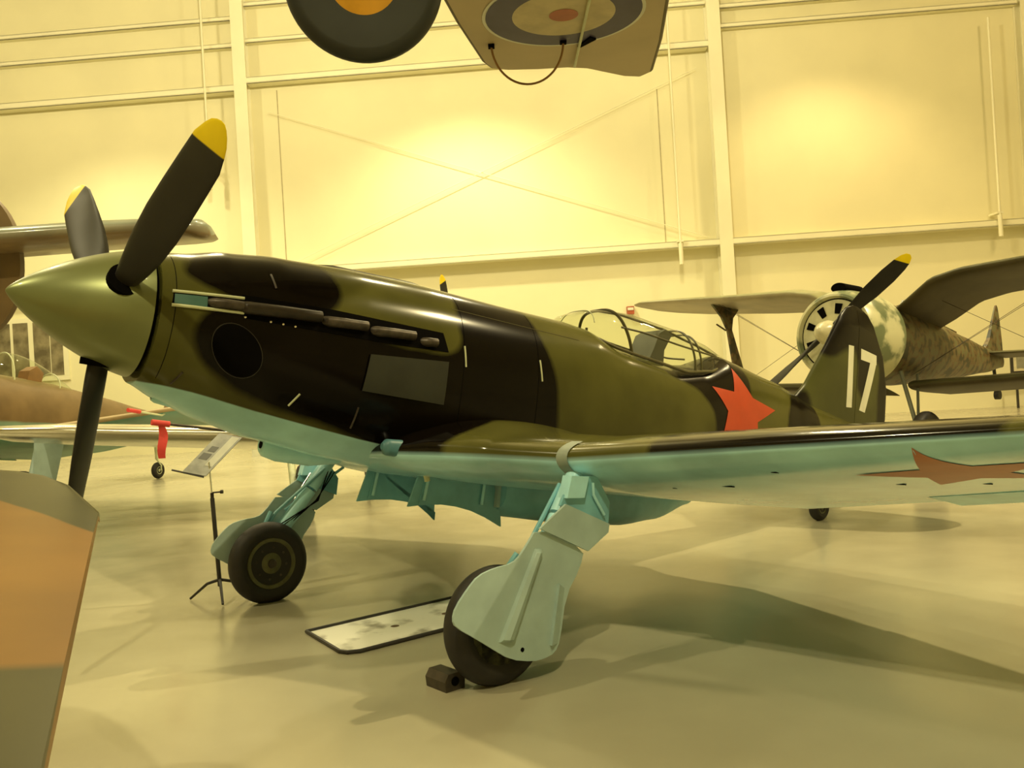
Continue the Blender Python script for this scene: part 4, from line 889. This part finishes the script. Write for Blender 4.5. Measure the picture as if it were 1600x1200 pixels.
M_fab = paint('cream_fabric', (.58, .47, .27), .55, vary=.06, scale=2)
M_bnd = paint('dark_edge_binding', (.14, .11, .05), .6)
root = empty('hanging_wing', (.4, 5.3, 3.6)); tag(root, 'cream fabric biplane wing tip with roundel and cane skid hoop, hanging at the top centre', 'plane wing')
def on_low(x, y, k=0): return Vector((x-.4, y-5.3, .0-k))
wp = [(-.30, 4.5), (-.18, 5.25), (-.05, 5.90), (.0, 6.02), (.1, 6.06), (.3, 6.08), (.5, 6.08), (.64, 6.12), (.78, 6.22), (.92, 6.32), (1.03, 6.35), (1.09, 6.27), (1.06, 5.7), (1.0, 5.1), (.90, 4.5)]
m = MB(); m.prism(wp, lambda x, y: on_low(x, y), lambda x, y: on_low(x, y, -.07)); wgp = m.obj('wing_panel', M_fab, root, smooth=False)
for seg in (wp[0:4], wp[10:15]):
    m = MB(); m.tube([on_low(x, y, -.03) for x, y in seg], .028, 10); m.obj('edge_binding', M_bnd, root)
m = MB(); m.tube([on_low(x, y, -.03) for x, y in wp[3:11]], .012, 8); m.obj('edge_cord', M_bnd, root)
RC = (.425, 5.20)
def ring(r0, r1, mt, nm, k, lab):
    V = []; F = []
    n = 64
    for r in (r0, r1):
        for i in range(n): a = 2*PI*i/n; V.append(on_low(RC[0]+r*math.cos(a), RC[1]+r*math.sin(a), k))
    if r0 < 1e-4: F = [tuple(range(n, 2*n))]; V[:n] = V[n:]
    else: F = [(i, (i+1) % n, (i+1) % n+n, i+n) for i in range(n)]
    if r0 < 1e-4: V = V[n:]; F = [tuple(range(n))]
    o = link_mesh(nm, V, F, mt, wgp, smooth=False); o['label'] = lab
ring(0, .475, M_white, 'roundel_outline', .003, 'white roundel edge')
ring(.30, .455, paint('roundel_blue', (.07, .06, .11), .5), 'roundel_blue_ring', .005, 'dark blue roundel ring')
ring(0, .30, paint('roundel_cream', (.62, .52, .28), .5), 'roundel_cream_ring', .005, 'cream roundel ring')
ring(0, .085, paint('roundel_red', (.50, .14, .05), .5), 'roundel_centre', .007, 'faded red roundel centre')
m = MB(); P_ = [on_low(.22-.225*math.cos(a), 5.60, .0)+Vector((0, .03*math.sin(a), -.25*math.sin(a))) for a in np.linspace(0, PI, 28)]; m.tube(P_, .007, 8); m.obj('skid_hoop', paint('cane', (.32, .17, .05), .5), root)
for p in (P_[0], P_[-1]): m = MB(); m.box(p-Vector((.02, .02, .02)), p+Vector((.02, .02, .01))); m.obj('hoop_bracket', M_blk, root, smooth=False)
m = MB(); m.tube([on_low(.56, 4.6, .0)+Vector((0, 0, -.02)), on_low(.545, 6.02, 0)+Vector((0, 0, -.02))], .009, 6); m.obj('strut_rod', M_cream, root)
m = MB(); m.prism([(0, 0), (.09, -.12), (.05, -.16), (-.02, -.01)], lambda x, y: on_low(.56+x, 5.70+y, .004), lambda x, y: on_low(.56+x, 5.70+y, .015)); m.obj('inspection_flap', M_blk, root, smooth=False)
m = MB(); m.tube([(.1, .3, .05), (.1, .3, 12.35)], .006, 6); m.tube([(.3, -.7, .05), (.3, -.7, 12.35)], .006, 6); m.obj('suspension_cable', M_exh, root)

# ================================================================ SMALL THINGS ON AND BY THE BACK WALL
x_ = 3.78; m = MB(); m.box((x_-.11, wy(x_)-.16, 3.5), (x_+.11, wy(x_)-.001, 3.74)); o = m.obj('fire_alarm', paint('alarm_red', (.42, .10, .04), .4), smooth=False); tag(o, 'small red fire alarm box on the back wall above the canopy', 'alarm')
m = MB(); m.box((x_-.09, wy(x_)-.175, 3.62), (x_+.09, wy(x_)-.155, 3.70)); m.obj('alarm_strobe', M_white, o, smooth=False)
xa, xb = 14.55, 15.8; root = empty('exhibit_panel', (15.2, 26.0, 0)); tag(root, 'dark framed pale exhibit board beyond the biplane tail at right', 'exhibit panel')
yb = 26.0-26.0
m = MB(); m.box((-.75, -.03, 1.0), (.75, .03, 1.62)); m.obj('panel_frame', M_trayf, root, smooth=False)
m = MB(); m.box((-.68, -.045, 1.07), (.68, -.028, 1.55)); m.obj('panel_sheet', paint('board_cream', (.66, .60, .40), .5), root, smooth=False)
m = MB(); m.box((-.60, -.055, 1.15), (-.1, -.04, 1.5)); m.obj('picture', paint('board_picture', (.28, .27, .2), .5), root, smooth=False)
for x in (-.6, .6): m = MB(); m.box((x-.03, -.02, 0), (x+.03, .02, 1.02)); m.obj('leg', M_trayf, root, smooth=False)
root = empty('storage_box', (-7.0, 24.5, 0)); tag(root, 'small white box on the floor far behind the sign stand', 'box')
m = MB(); m.box((-.16, -.12, 0), (.16, .12, .20)); m.obj('box_body', M_white, root, smooth=False); m = MB(); m.box((-.17, -.13, .2), (.17, .13, .225)); m.obj('box_lid', M_cream, root, smooth=False)
